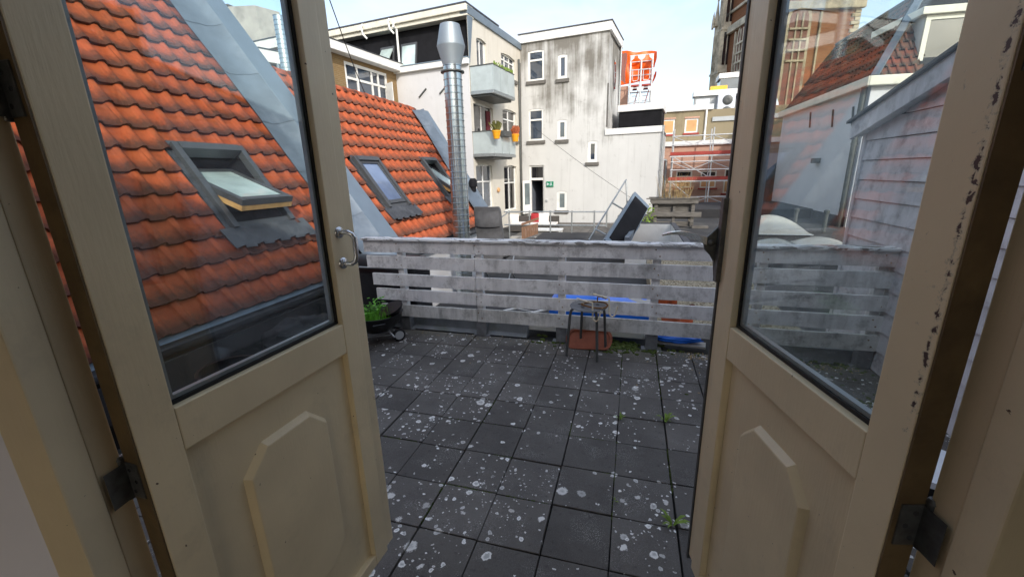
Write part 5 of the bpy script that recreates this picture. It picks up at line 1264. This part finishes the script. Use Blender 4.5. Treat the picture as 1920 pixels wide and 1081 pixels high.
# balconies
def balcony(pxl, pxr, ytop, ybot, label_pots):
    aa = lf_.px(pxl, (ytop+ybot)/2)[0]; zt = lf_.px(pxl, ytop)[1]; zb = lf_.px(pxl, ybot)[1]; pr = 1.05
    # far end from the right front corner pixel on plane offset pr
    ab = lf_.px(pxr, (ytop+ybot)/2, pr)[0]
    a_, b_ = sorted((aa, ab)); bl = MB().fbox(lf_, a_, b_, 0, pr, zb-.12, zb).build('balcony', 'galvanised', lh, bevel=.01)
    MB().fbox(lf_, a_+.1, b_-.1, .02, pr-.15, zb-.20, zb-.121).build('soffit', 'cast_metal', bl)
    n = 3
    for i in range(n): MB().fbox(lf_, a_+(b_-a_)*i/n+.012, a_+(b_-a_)*(i+1)/n-.012, pr-.03, pr-.012, zb+.01, zt-.03).build('front_panel', 'balcony_glass', bl)
    for e in (a_+.02, b_-.035): MB().fbox(lf_, e, e+.016, .02, pr-.035, zb+.01, zt-.03).build('end_panel', 'balcony_glass', bl)
    m = MB(); m.fbox(lf_, a_, b_, pr-.05, pr+.0, zt-.029, zt+.01); m.fbox(lf_, a_, a_+.05, 0, pr-.05, zt-.029, zt+.01); m.fbox(lf_, b_-.05, b_, 0, pr-.05, zt-.029, zt+.01); m.build('handrail', 'cast_metal', bl)
    return a_, b_, zt, zb, pr
bA = balcony(881, 965, 125, 172, None); bB = balcony(886, 967, 247, 289, None)
a_, b_, zt, zb, pr = bB
for k, (px, lab) in enumerate(((931, 'yellow flower pot hung on the balcony rail with upright buds'), (966, 'yellow flower pot hung at the far end of the balcony rail'))):
    aa = lf_.px(px, 252, pr+.16)[0]; c = lf_(aa, pr+.16, zt-.36)
    t = thing('flower_pot', c, lab, 'flower pot')
    MB().lathe([(0, 0), (.12, 0), (.17, .26), (.185, .27), (.185, .32), (.16, .32), (0, .28)], c, 18).build('pot', 'yellow_pot', t, smooth=True)
    MB().path([c+V((0, 0, .3)), c-DW*.1+V((0, 0, .37)), c-DW*.19+V((0, 0, .36))], .01, 6).build('hook', 'cast_metal', t)
    m = MB(); rr = random.Random(k)
    for q in range(90):
        L = rr.uniform(.15, .42); d = V((rr.uniform(-.5, .5), rr.uniform(-.5, .5), 1)).normalized(); b0_ = c+V((rr.uniform(-.1, .1), rr.uniform(-.1, .1), .28)); s = d.orthogonal()*.014; e = b0_+d*L; m.quad(b0_-s, b0_+s, e+s, e-s)
        m.quad(e+V((-.025, 0, 0)), e+V((0, -.02, .02)), e+V((.025, 0, 0)), e+V((0, .02, -.02)))
    tag(m.build('plant', 'pot_plant' if k == 0 else 'flower', t), kind='stuff')
aa = lf_.px(948, 252, pr+.1)[0]; tag(MB().fbox(lf_, aa-.45, aa+.35, pr+.005, pr+.2, zt-.2, zt+.02).build('window_box', 'cast_metal', bevel=.01), 'dark rectangular planter box hung between the yellow pots', 'planter')
aa = lf_.px(912, 118, pr)[0]; m = MB(); rr = random.Random(12)
for q in range(60): b0_ = lf_(rr.uniform(bA[0]+.2, bA[1]-.1), pr-.02+rr.uniform(-.05, .05), bA[2]+rr.uniform(-.02, .1)); m.quad(b0_+V((-.04, 0, 0)), b0_+V((0, 0, -.03)), b0_+V((.04, 0, .02)), b0_+V((0, 0, .05)))
tag(m.build('creeper', 'weed'), 'thin creeper twined along the upper balcony rail', 'plant')
c = lf_.px(933, 356); MB().lathe([(0, .1), (.09, .1), (.12, .05), (.03, 0)], lf_(c[0], 0.0, c[1]), 14, tuple(DW)).build('wall_bowl', 'plywood', lh, smooth=True)

# ------------------------------------------------------------------ low brick house with white fascia and window band
bp = gf.px(742, 135, 0)[0]; bq = gf(bp, 0, 0)
bf = Fr(bq, NW, DW); zF = 6.02
bh = thing('brick_annex', bf(2.5, -2, 0), 'yellow brick upper storey with white roof fascia and window band', 'house')
L = 4.6; Wn = bf.rect(650, 133, 727, 190); Wn = (max(.35, Wn[0]), min(L-.5, Wn[1]), 4.25, zF-.15)
m = wall(bf, 0, L, -1, zF, [Wn], .12); m.quad(bf(L, 0, -1), bf(L, -5, -1), bf(L, -5, zF), bf(L, 0, zF)); m.build('wall', 'brick_yellow', bh)
MB().fbox(bf, -.05, L+.35, -5.3, .38, zF, zF+.30).build('fascia', 'white_paint', bh, bevel=.02); MB().fbox(bf, -.05, L+.37, -5.3, .40, zF+.301, zF+.33).build('roof_edge', 'lead', bh)
window(bf, Wn, bh, .05, .10, (.22, .38, .72), (.66,), 'white_paint', 'window_pane', None)
sash = Fr(bf(.75, .0, 0), (DW*.9+NW*.42).normalized(), NW); MB().fbox(sash, 0, .55, -.03, .02, 4.35, 5.45).build('open_sash', 'white_paint', bh)
# second flat roof volume with fascia (seen through the left door glass)
fl = aty(489, 92, 11.0); fl2 = aty(590, 110, 12.6); fl3 = aty(452, 97, 12.2)
bh2 = thing('brick_extension', (fl.x-1, 12, 0), 'brick roof extension with white fascia behind the concrete chimney', 'house')
def poly(z0, z1, k=0): 
    c = [V((fl.x, 11.0, 0)), V((fl2.x+.2, 12.8, 0)), V((fl2.x-1.4, 15, 0)), V((fl3.x-.9, 13.2, 0)), V((fl3.x, 12.2, 0))]
    ce = sum(c, V((0, 0, 0)))/5
    return [V((p.x, p.y, z0))+(p-ce).normalized()*k for p in c], V((0, 0, z1-z0))
zf = fl.z
p, v = poly(-1, zf-.36); MB().prism(p, v).build('wall', 'brick_yellow', bh2); p, v = poly(zf-.36, zf-.03, .22); MB().prism(p, v).build('fascia', 'white_paint', bh2, bevel=.015); p, v = poly(zf-.029, zf, .25); MB().prism(p, v).build('roof_edge', 'lead', bh2)
dpx = aty(521, 130, 11.3); MB().tube((dpx.x+.05, 11.28, 3), (dpx.x+.05, 11.28, zf-.36), .06, seg=10).build('downpipe', 'zinc', bh2, smooth=True)
# concrete chimney
c0, c1 = aty(424, 60, 13.6), aty(486, 60, 13.6); ch = thing('concrete_chimney', ((c0.x+c1.x)/2, 14, 3), 'plain square concrete chimney above the zinc parapet', 'chimney')
zc = aty(455, 6, 13.6).z
MB().hexa([V((c0.x, 13.6, 2.5)), V((c1.x+.05, 13.6, 2.5)), V((c1.x+.35, 14.4, 2.5)), V((c0.x+.3, 14.4, 2.5)), V((c0.x, 13.6, zc)), V((c1.x, 13.6, zc-.12)), V((c1.x+.3, 14.4, zc-.12)), V((c0.x+.3, 14.4, zc))]).build('stack', 'concrete', ch, bevel=.02)
MB().box(c0.x-.03, c0.x+.30, 13.6, 14.0, zc+.001, zc+.06).build('cap', 'stone_sill', ch)

# ------------------------------------------------------------------ boarded house with the facade scaffold
kf = Fr(aty(1237, 300, 30.0), V((1, -.03, 0)), V((-.03, -1, 0)))
bz = kf.px(1290, 200)[1]
kh = thing('boarded_house', kf(4, -2, FLAT), 'brown house with boarded windows behind the scaffold', 'house')
U1 = kf.rect(1240, 224, 1265, 252); U2 = kf.rect(1284, 222, 1309, 249)
kL = 9.0
m = wall(kf, -.4, kL, 2.0, bz-.25, [U1, U2], .12); m.quad(kf(kL, 0, 2), kf(kL, -6, 2), kf(kL, -6, bz), kf(kL, 0, bz)); m.build('upper_wall', 'stucco_grey', kh)
aE = kf.px(1325, 230)[0]
MB().fbox(kf, -.5, aE+.3, -.3, .15, bz-.25, bz+.05).build('cornice', 'white_paint', kh, bevel=.02)
MB().fbox(kf, aE+.3, kL, -.3, .1, bz-.95, bz-.70).build('parapet_trim', 'grey_panel', kh)
downpipe(kf, kf.px(1322, 240)[0], .08, 3.0, bz-.2, kh, 'white_paint', .06)
for h in (U1, U2):
    w = window(kf, h, kh, .06, .09, (), (), 'white_paint', 'dark_pane', None); a, b, c, d = h
    MB().fbox(kf, a+.09, b-.09, -.07, -.03, c+.09, d-.09).build('boarding', 'plywood', w); MB().fbox(kf, a-.08, b+.08, -.02, .06, c-.10, c-.002).build('sill', 'scaffold_deck', w); MB().fbox(kf, a-.04, b+.04, .002, .04, d, d+.10).build('lintel', 'brick_pink', w)
# lower projecting storey
df = Fr(kf(0, 1.6, 0), kf.u, kf.n); lz = df.px(1300, 268)[1]
L1 = df.rect(1267, 320, 1297, 352); L2 = df.rect(1313, 320, 1343, 352); L3 = df.rect(1357, 316, 1371, 362)
m = wall(df, -.5, kL, FLAT, lz-.15, [L1, L2, L3], .12); m.build('lower_wall', 'brick_pink', kh)
MB().fbox(df, -.6, kL, -1.6, .15, lz-.149, lz+.12).build('gutter_board', 'white_paint', kh, bevel=.02)
for h in (L1, L2, L3):
    w = window(df, h, kh, .06, .08, (), (.66,), 'cream_paint', 'dark_pane', None); a, b, c, d = h
    MB().fbox(df, a+.08, b-.08, -.06, -.03, c+.08, c+(d-c)*.64).build('boarding', 'plywood', w); MB().fbox(df, a-.1, b+.1, -.02, .08, c-.10, c-.002).build('sill', 'scaffold_deck', w)
MB().fbox(df, .3, 6.2, .3, 1.5, df.px(1320, 391)[1]-.15, df.px(1320, 391)[1]+.0).build('ply_floor', 'plywood', kh)
MB().tube(df(.35, .2, FLAT), df(.35, .2, 2.2), .07, seg=10).build('soil_pipe', 'galvanised', kh); MB().tube(df(.35, .2, 2.2), df(-.2, .2, 2.2), .07, seg=10).build('soil_pipe', 'galvanised', kh)
# rooftop plant on its flat part
for px, py, w_, h_, lab, nfan in ((1358, 232, 1.0, 1.45, 'white twin fan air conditioning unit on the boarded house roof', 2),):
    c = kf.px(px, py, -1.0); t = thing('air_conditioner', kf(c[0], -1.0, bz-.7), lab, 'air conditioner')
    MB().fbox(kf, c[0]-w_/2, c[0]+w_/2, -1.5, -1.0, bz-.7, bz-.7+h_).build('casing', 'white_plastic', t, bevel=.03)
    for q in range(nfan): MB().lathe([(0, .02), (.08, .03), (.27, .02), (.30, 0)], kf(c[0]+.05, -1.0, bz-.7+h_*(.27+.46*q)), 20, tuple(kf.n)).build('fan', 'cast_metal', t, smooth=True)
c = kf.px(1330, 232, -1.4); t = thing('plant_cabinet', kf(c[0], -1.5, bz-.7), 'pale grey rooftop cabinet left of the air conditioner', 'cabinet')
MB().fbox(kf, c[0]-1.0, c[0]+1.1, -2.2, -1.55, bz-.7, bz+.75).build('casing', 'grey_panel', t, bevel=.02); MB().fbox(kf, c[0]-1.1, c[0]+1.9, -2.3, -1.35, bz+.751, bz+1.05).build('canopy', 'white_paint', t)
MB().fbox(kf, c[0]-.9, c[0]-.1, -1.55, -1.53, bz-.6, bz+.6).build('door', 'white_plastic', t)
c = kf.px(1345, 210, -2.2); t = thing('yellow_skip', kf(c[0], -2.2, bz+1.05), 'yellow tray of tools on the cabinet canopy', 'tray'); MB().fbox(kf, c[0]-.6, c[0]+.4, -2.25, -1.8, bz+1.051, bz+1.35).build('body', 'yellow_plastic', t, bevel=.02)
c = kf.px(1362, 195, -2.6); t = thing('roof_cabin', kf(c[0], -3, bz+.2), 'glazed white rooftop cabin beside the church tower', 'cabin'); MB().fbox(kf, c[0]-.5, c[0]+2.2, -4, -2.6, bz-.2, bz+1.9).build('wall', 'window_pane', t); MB().fbox(kf, c[0]-.6, c[0]+2.3, -4.1, -2.5, bz+1.901, bz+2.2).build('fascia', 'white_paint', t)
c = kf.px(1435, 235, -1.5); t = thing('water_tank', kf(c[0], -1.6, bz-.7), 'rounded white tank on the roof behind the door glass', 'tank')
MB().lathe([(.55, 0), (.6, .05), (.6, .7), (.45, 1.05), (.3, 1.15), (0, 1.2)], kf(c[0], -1.6, bz-.7), 18).build('body', 'white_plastic', t, smooth=True)
# facade scaffold
gx = Fr(kf(0, 3.6, 0), kf.u, kf.n)
sc1 = thing('facade_scaffold', gx(3, 0, FLAT), 'galvanised facade scaffold with red decks before boarded windows', 'scaffold')
ax = [gx.px(x, 340)[0] for x in (1258, 1330)]; bay = ax[1]-ax[0]; ax += [ax[1]+bay]
zd = [gx.px(1290, 337)[1], gx.px(1290, 290)[1]]; ztop = gx.px(1260, 246)[1]; zb_ = -.9
for a in ax:
    for d in (0, -1.0): MB().tube(gx(a, d, zb_), gx(a, d, ztop+.1), .035, seg=8).build('standard', 'scaffold_steel', sc1)
for z in zd:
    MB().fbox(gx, ax[0]-.15, ax[2]+.1, -1.0, .04, z-.04, z+.01).build('deck', 'scaffold_deck', sc1); MB().fbox(gx, ax[0]-.15, ax[2]+.1, .041, .07, z-.02, z+.16).build('toe_board', 'scaffold_deck', sc1)
    MB().fbox(gx, ax[0]-.15, ax[2]+.1, -.03, .05, z-.11, z-.041).build('deck_bearer', 'scaffold_steel', sc1)
for z in (zd[0]+.55, zd[0]+1.0, zd[1]+.55, zd[1]+1.0, zd[0]-.95, zd[0]-1.4):
    MB().tube(gx(ax[0]-.1, .05, z), gx(ax[2]+.1, .05, z), .028, seg=8).build('guard_rail', 'scaffold_steel', sc1)
for k in range(2):
    for z in (zd[0]+.55, zd[1]+.55, zd[0]-1.4):
        MB().tube(gx(ax[k], .05, z+.42), gx(ax[k]+bay*.5, .05, z), .02, seg=6).build('guard_brace', 'scaffold_steel', sc1); MB().tube(gx(ax[k]+bay*.5, .05, z), gx(ax[k+1], .05, z+.42), .02, seg=6).build('guard_brace', 'scaffold_steel', sc1)
MB().tube(gx(ax[0], .02, zd[1]-.1), gx(ax[1], .02, zd[0]+.1), .024, seg=6).build('brace', 'scaffold_steel', sc1); MB().tube(gx(ax[0], .02, zd[0]-.1), gx(ax[1], .02, zb_+.2), .024, seg=6).build('brace', 'scaffold_steel', sc1)

# ------------------------------------------------------------------ scaffold tower wrapped in orange sheet
of = Fr(aty(1200, 190, 29.0), V((1, 0, 0)), V((0, -1, 0)))
ot = thing('scaffold_tower', of(0, -1, 4), 'scaffold tower with torn orange sheeting above the white wing', 'scaffold')
oa = [of.px(x, 150)[0] for x in (1181, 1201, 1222)]; z0, z1 = of.px(1200, 205)[1]-1.6, of.px(1200, 103)[1]
for a in oa:
    for d in (0, -1.6): MB().tube(of(a, d, z0), of(a, d, z1), .045, seg=8).build('standard', 'scaffold_steel', ot)
for py in (104, 131, 165, 192):
    z = of.px(1200, py)[1]
    for d in (0, -1.6): MB().tube(of(oa[0]-.05, d+.02, z), of(oa[2]+.05, d+.02, z), .035, seg=8).build('ledger', 'scaffold_steel', ot)
z = of.px(1200, 161)[1]
for k in range(2): MB().fbox(of, oa[k]+.08, oa[k+1]-.08, -1.55, -.05, z, z+.10).build('deck', 'scaffold_deck', ot)
for k in range(2):
    zt = of.px(1200, 104)[1]; zm = of.px(1200, 132)[1]; aa, ab = oa[k], oa[k+1]
    m = MB(); m.path([of(aa+.14, .03, zm+.0), of(aa+.14, .03, zm-.5), of(aa+.22, .03, zm-.58), of(ab-.22, .03, zm-.58), of(ab-.14, .03, zm-.5), of(ab-.14, .03, zm)], .026, 6); m.build('guard_frame', 'scaffold_steel', ot)
    for s, e in ((aa, 1), (ab, -1)): MB().prism([of(s, .03, zt), of(s+e*.22, .03, zt), of(s+e*.2, .03, zt-.14), of(s+e*.06, .03, zt-.26), of(s, .03, zt-.26)], of.n*.03).build('corner_plate', 'scaffold_steel', ot); MB().prism([of(s, .03, z-.06), of(s+e*.22, .03, z-.06), of(s+e*.18, .03, z-.25), of(s, .03, z-.35)], of.n*.03).build('corner_plate', 'scaffold_steel', ot)
    MB().tube(of(aa+.1, -.6, z0+1.2), of(ab-.1, -.6, z-.1), .03, seg=6).build('ladder_rail', 'scaffold_deck', ot)
    for q in range(5): MB().tube(of(aa+.15, -.3, z0+1.3+q*.28), of(ab-.15, -.3, z0+1.3+q*.28), .022, seg=6).build('ladder_rung', 'scaffold_steel', ot)
def P(px, py, d): c = of.px(px, py, d); return of(c[0], d, c[1])
sh_ = MB(); 
def sheet(p00, p10, p01, p11, nu=14, nv=12, amp=.10, seed=0):
    def fn(u, v):
        a = p00.lerp(p10, u); b = p01.lerp(p11, u); p = a.lerp(b, v); return p+V((.3*amp*math.sin(7*v+seed), amp*math.sin(6*u+9*v+seed)*math.sin(math.pi*u)+amp*.5*math.sin(17*u+seed), .5*amp*math.sin(9*u+seed)*v))
    sh_.grid(fn, nu, nv)
sheet(P(1163, 160, -1.7), P(1222, 150, -1.7), P(1165, 97, -1.7), P(1231, 96, -1.7), seed=1)
sheet(P(1163, 150, -1.7), P(1172, 158, -.1), P(1165, 99, -1.7), P(1176, 100, -.1), 6, 10, .08, 2)
sheet(P(1218, 165, -1.5), P(1222, 165, -.2), P(1226, 140, -1.5), P(1232, 132, .3), 6, 8, .12, 3); sheet(P(1222, 128, -1.4), P(1228, 126, .1), P(1226, 97, -1.5), P(1233, 97, .2), 6, 8, .08, 4)
sh_.build('sheeting', 'orange_tarp', ot, smooth=True)
P1_ = of.px(1170, 170, -1)[0]; MB().fbox(of, P1_-.3, P1_+.25, -1.9, -1.2, z0, of.px(1170, 155)[1]).build('brick_stack', 'brick_pink', ot)

# ------------------------------------------------------------------ gothic brick church tower
tc_ = aty(1408, 250, 64.0); view = V((tc_.x, tc_.y, 0)).normalized(); perp = V((view.y, -view.x, 0))
ph = rad(28); RU = (perp*math.cos(ph)+view*math.sin(ph)).normalized(); LU = (-perp*math.sin(ph)+view*math.cos(ph)).normalized()
tw = thing('church_tower', V((tc_.x, tc_.y, -8))+RU*5+LU*5, 'tall gothic brick church tower with stone buttress and arched windows', 'tower')
S = 11.4; HT = 44
rfc = Fr(tc_, RU, -LU); lfc = Fr(tc_, LU, -RU)
zb1, zb2 = aty(1470, 28, 66).z, aty(1470, 30, 66).z+2.2
def arch(fr, ac, w, z0, z1, n=10):
    return [fr(ac-w, 0, z0), fr(ac+w, 0, z0)]+[fr(ac+w*math.cos(t)*1.0, 0, z1+1.5*w*math.sin(t)) for t in [math.pi*i/n for i in range(n+1)]]
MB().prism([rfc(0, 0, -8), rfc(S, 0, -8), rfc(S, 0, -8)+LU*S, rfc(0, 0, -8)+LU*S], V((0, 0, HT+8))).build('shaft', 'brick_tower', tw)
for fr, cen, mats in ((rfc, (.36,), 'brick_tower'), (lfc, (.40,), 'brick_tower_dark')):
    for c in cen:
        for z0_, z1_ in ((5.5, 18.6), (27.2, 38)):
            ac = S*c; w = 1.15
            p = arch(fr, ac, w+.35, z0_-.2, z1_); wn = MB().prism(p, fr.n*.22).build('window', 'tower_stone' if fr is rfc else 'tower_stone_shade', tw)
            p = arch(fr, ac, w, z0_, z1_); MB().prism([q+fr.n*.221 for q in p], fr.n*.03).build('recess', 'brick_tower_dark', wn)
            m = MB()
            for k in (-.33, .33): m.fbox(fr, ac+k*w-.09, ac+k*w+.09, .24, .40, z0_, z1_+.9)
            for k in range(4): zz = z0_+(z1_-z0_)*(.66+.09*k); m.fbox(fr, ac-w, ac+w, .25, .5, zz, zz+.22)
            m.build('louvre', 'tower_stone' if fr is rfc else 'tower_stone_shade', wn)
    for zc, hh, pr_ in ((zb1, .9, .55), (3.6, .6, .4), (zb1+2.6, .35, .3)): MB().fbox(fr, .02, S+.3, .0, pr_, zc, zc+hh).build('string_course', 'tower_stone' if fr is rfc else 'tower_stone_shade', tw, bevel=.08)
    m = MB(); k = 0; z = -2
    while z < HT:                     # quoins at the outer end
        wq = .55 if k % 2 else .95; m.fbox(fr, S-wq, S+.10, .02, .14, z, z+.36); z += .42; k += 1
    m.build('quoin', 'tower_stone' if fr is rfc else 'tower_stone_shade', tw)
    for a in (1.6, S*.58): MB().fbox(fr, a, a+.22, .0, .25, -2, zb1-.2).build('rib', fr is rfc and 'tower_stone' or 'tower_stone_shade', tw)
# stone corner buttress with pinnacles at the far left
for k, (off, w, zt) in enumerate(((S-2.0, 1.4, 40), (S-.6, 1.3, 21.5), (S+.3, .8, 7.5))):
    b = lfc(off, .8, 0); m = MB(); m.fbox(lfc, off-w/2, off+w/2, -.4, .7+w*.3, -8, zt); z = 4
    while z < zt-1: m.fbox(lfc, off-w/2-.12, off+w/2+.12, -.3, .85+w*.3, z, z+.3); z += 5.5
    dkp = MB()
    for j in range(2):
        zz = 5
        while zz < zt-4: dkp.fbox(lfc, off-w/2-.05, off-w/2-.001, -.1+j*.55, .28+j*.55, zz, zz+4.2); zz += 5.5
    dkp.build('blind_panel', 'dark_pane', tw)
    for j in range(3): m.fbox(lfc, off-w*.38+j*w*.3, off-w*.38+j*w*.3+.12, .7+w*.3, .85+w*.3, 5, zt-1.2)
    bt_ = m.build('buttress', 'tower_stone_shade', tw)
    pn = MB(); c = lfc(off, .9+w*.2, zt)
    pn.lathe([(w*.42, 0), (w*.42, .5), (w*.28, .6), (w*.05, 3.2), (w*.12, 3.3), (0, 3.7)], c, 6)
    for s in range(4): t = s*1.57+.78; pn.lathe([(.14, 0), (.14, .8), (.02, 2.0)], c+V((w*.5*math.cos(t), w*.5*math.sin(t), -.2)), 4)
    pn.build('pinnacle', 'tower_stone_shade', bt_)
# church aisle parapet at the foot
cf = aty(1350, 265, 58); m = MB(); m.box(cf.x-1.0, cf.x+6, 57, 60, -8, cf.z+.4)
for k in range(9): m.box(cf.x-.9+k*.75, cf.x-.45+k*.75, 57, 57.4, cf.z+.402, cf.z+1.0)
tag(m.build('church_aisle', 'tower_stone'), 'battlemented pale stone aisle wall at the foot of the church tower', 'wall')

# ------------------------------------------------------------------ plaster house with mansard on the right
HX, HY = 7.35, 17.5
rh = thing('mansard_house', (10, 20, FLAT), 'pale plaster house with mossy red tiled mansard and white dormer', 'house')
sfL = Fr((HX, HY), (0, 1), (-1, 0)); sfF = Fr((HX, HY), (1, .10), (.10, -1))
zc = 4.12; LL = 8.7
m = MB(); m.quad(sfL(0, 0, FLAT), sfL(LL, 0, FLAT), sfL(LL, 0, zc), sfL(0, 0, zc)); m.quad(sfF(0, 0, FLAT), sfF(9, 0, FLAT), sfF(9, 0, zc), sfF(0, 0, zc)); m.quad(sfL(LL, 0, FLAT), sfL(LL, -8, FLAT), sfL(LL, -8, zc), sfL(LL, 0, zc)); m.build('wall', 'stucco_pink', rh)
MB().fbox(sfL, -.22, LL+.1, -.05, .22, zc-.02, zc+.27).build('cornice', 'cream_paint', rh, bevel=.03); MB().fbox(sfF, -.20, 9, -.05, .22, zc-.021, zc+.269).build('cornice', 'cream_paint', rh, bevel=.03)
zk, ix = 7.1, 1.55
def ML(a, t, o=0): return sfL(a+(ix*.9*t if a < 1 else -.9*t if a > LL-1 else 0), -.05-ix*t, zc+.27+(zk-zc-.27)*t)+V((-.85, 0, .5))*o
def MF(a, t, o=0): return sfF(a+(ix*t if a < .5 else 0), -.05-ix*.9*t, zc+.27+(zk-zc-.27)*t)+V((0, -.85, .5))*o
m = MB(); m.quad(ML(0, 0), ML(LL, 0), ML(LL, 1), ML(0, 1)); m.quad(MF(0, 0), MF(9, 0), MF(9, 1), MF(0, 1)); m.quad(ML(LL, 0), sfL(LL, -8, zc), sfL(LL, -8, zk), ML(LL, 1)); m.build('mansard_deck', 'bitumen_dark', rh)
told = tile_mesh('roof_tile', 'clay_old')
def mansard_tiles(fn, L, skip=()):
    u = (fn(3, 0)-fn(2, 0)).normalized(); v = (fn(2, 0)-fn(2, 1)).normalized(); ln = (fn(2, 0)-fn(2, 1)).length
    nrm = u.cross(v); x = u
    if nrm.dot(V((-.6, -.6, 1))) < 0: x = -u; nrm = -nrm
    sc2 = 1.18; acc = []; rows_ = int(ln/(TL*sc2))
    for j in range(rows_+1):
        t = 1-(j*TL*sc2)/ln
        lo = (fn(0, t)-fn(2, t)).dot(u)+2; hi = (fn(L, t)-fn(2, t)).dot(u)+2; a = lo
        while a < hi-.1:
            if not any(s0 < a < s1 and q0 < t < q1 for s0, s1, q0, q1 in skip):
                p = fn(2, t)+u*(a-2)+(u*TW*sc2 if x != u else V((0, 0, 0))); M = Matrix.Identity(4)
                for i in range(3): M[i][0] = x[i]*sc2; M[i][1] = v[i]*sc2; M[i][2] = nrm[i]*sc2; M[i][3] = p[i]
                acc.append(M)
            a += TW*sc2
    return acc
lay_pieces(told, 'roof_tile', mansard_tiles(ML, LL)+mansard_tiles(MF, 4.2, [(1.3, 4.4, -.1, 1.2)]), rh)
MB().hexa([ML(0, 1, .0), ML(LL, 1, 0), sfL(LL, -6, zk+.25), sfL(2, -6, zk+.25), ML(0, 1, .08), ML(LL, 1, .08), sfL(LL, -6, zk+.35), sfL(2, -6, zk+.35)]).build('upper_roof', 'lead', rh)
MB().bar(ML(0, 0, .05)+V((0, -.05, 0)), ML(0, 1, .05), .22, .06, (-1, -1, .5)).build('hip_lead', 'zinc', rh); MB().tube(ML(0, 1, .05), ML(LL, 1, .05), .07, seg=8).build('kerb_roll', 'lead', rh)
# dormer on the front slope
da, db = sfF.px(1718, 120, -.3)[0], sfF.px(1812, 120, -.3)[0]; dz0 = zc+.42; dz1 = sfF.px(1760, 22, .0)[1]
dn = MB().fbox(sfF, da, db, -2.6, -.35, dz0, dz1).build('dormer', 'white_paint', rh); MB().fbox(sfF, da-.2, db+.2, -2.7, -.15, dz1+.001, dz1+.22).build('dormer_fascia', 'cream_paint', dn, bevel=.02)
dw = MB(); f = .14
for q in ((da, da+f, dz0, dz1), (db-f, db, dz0, dz1), (da+f, db-f, dz0, dz0+f), (da+f, db-f, dz1-f, dz1)): dw.fbox(sfF, q[0], q[1], -.349, -.27, q[2], q[3])
dw.build('dormer_frame', 'cream_paint', dn); MB().fbox(sfF, da+f, db-f, -.348, -.32, dz0+f, dz1-f).build('pane', 'dark_pane', dn)
downpipe(sfL, .18, .12, FLAT, zc, rh, 'cast_metal', .085)
for px, py in ((1520, 225), (1562, 222), (1600, 218)): c = sfL.px(px, py); MB().bar(sfL(c[0]-.10, .03, c[1]-.32), sfL(c[0]+.06, .03, c[1]+.32), .05, .05, (-1, 0, 0)).build('wall_anchor', 'cast_metal', rh)
c = sfL.px(1535, 301); MB().fbox(sfL, c[0]-.22, c[0]+.22, .0, .22, c[1]-.10, c[1]+.10).build('wall_light', 'stone_sill', rh, bevel=.03)
MB().fbox(sfL, .0, LL, .002, .05, FLAT, FLAT+.35).build('base_flashing', 'lead', rh)
# small gabled orange roof beyond it
gb_ = aty(1425, 370, 27.5); t = thing('gabled_shed', (gb_.x, 27.5, FLAT), 'small orange tiled gable with grey verge left of the plaster house', 'shed')
MB().prism([(gb_.x-.6, 27, FLAT), (gb_.x+2.2, 27, FLAT), (gb_.x+2.2, 27, 3.1), (gb_.x-.6, 27, .4)], (0, 2, 0)).build('roof', 'clay_old', t); MB().bar((gb_.x-.75, 26.95, .45), (gb_.x+2.3, 26.95, 3.25), .10, .45, (0, 0, 1)).build('verge', 'lead', t)

# ------------------------------------------------------------------ cables
for a, b, lab in (((aty(1003, 240, 22.5)), aty(1212, 390, 17.5), 'thin black cable slanting down across the white house'), (aty(618, 0, 6.0), aty(700, 210, 9.0), 'thin black cable dropping to the lower orange roof')):
    pts = [a.lerp(b, i/10)+V((0, 0, -.25*math.sin(math.pi*i/10)*.4)) for i in range(11)]
    tag(MB().path(pts, .008, 5).build('cable', 'rubber'), lab, 'cable')
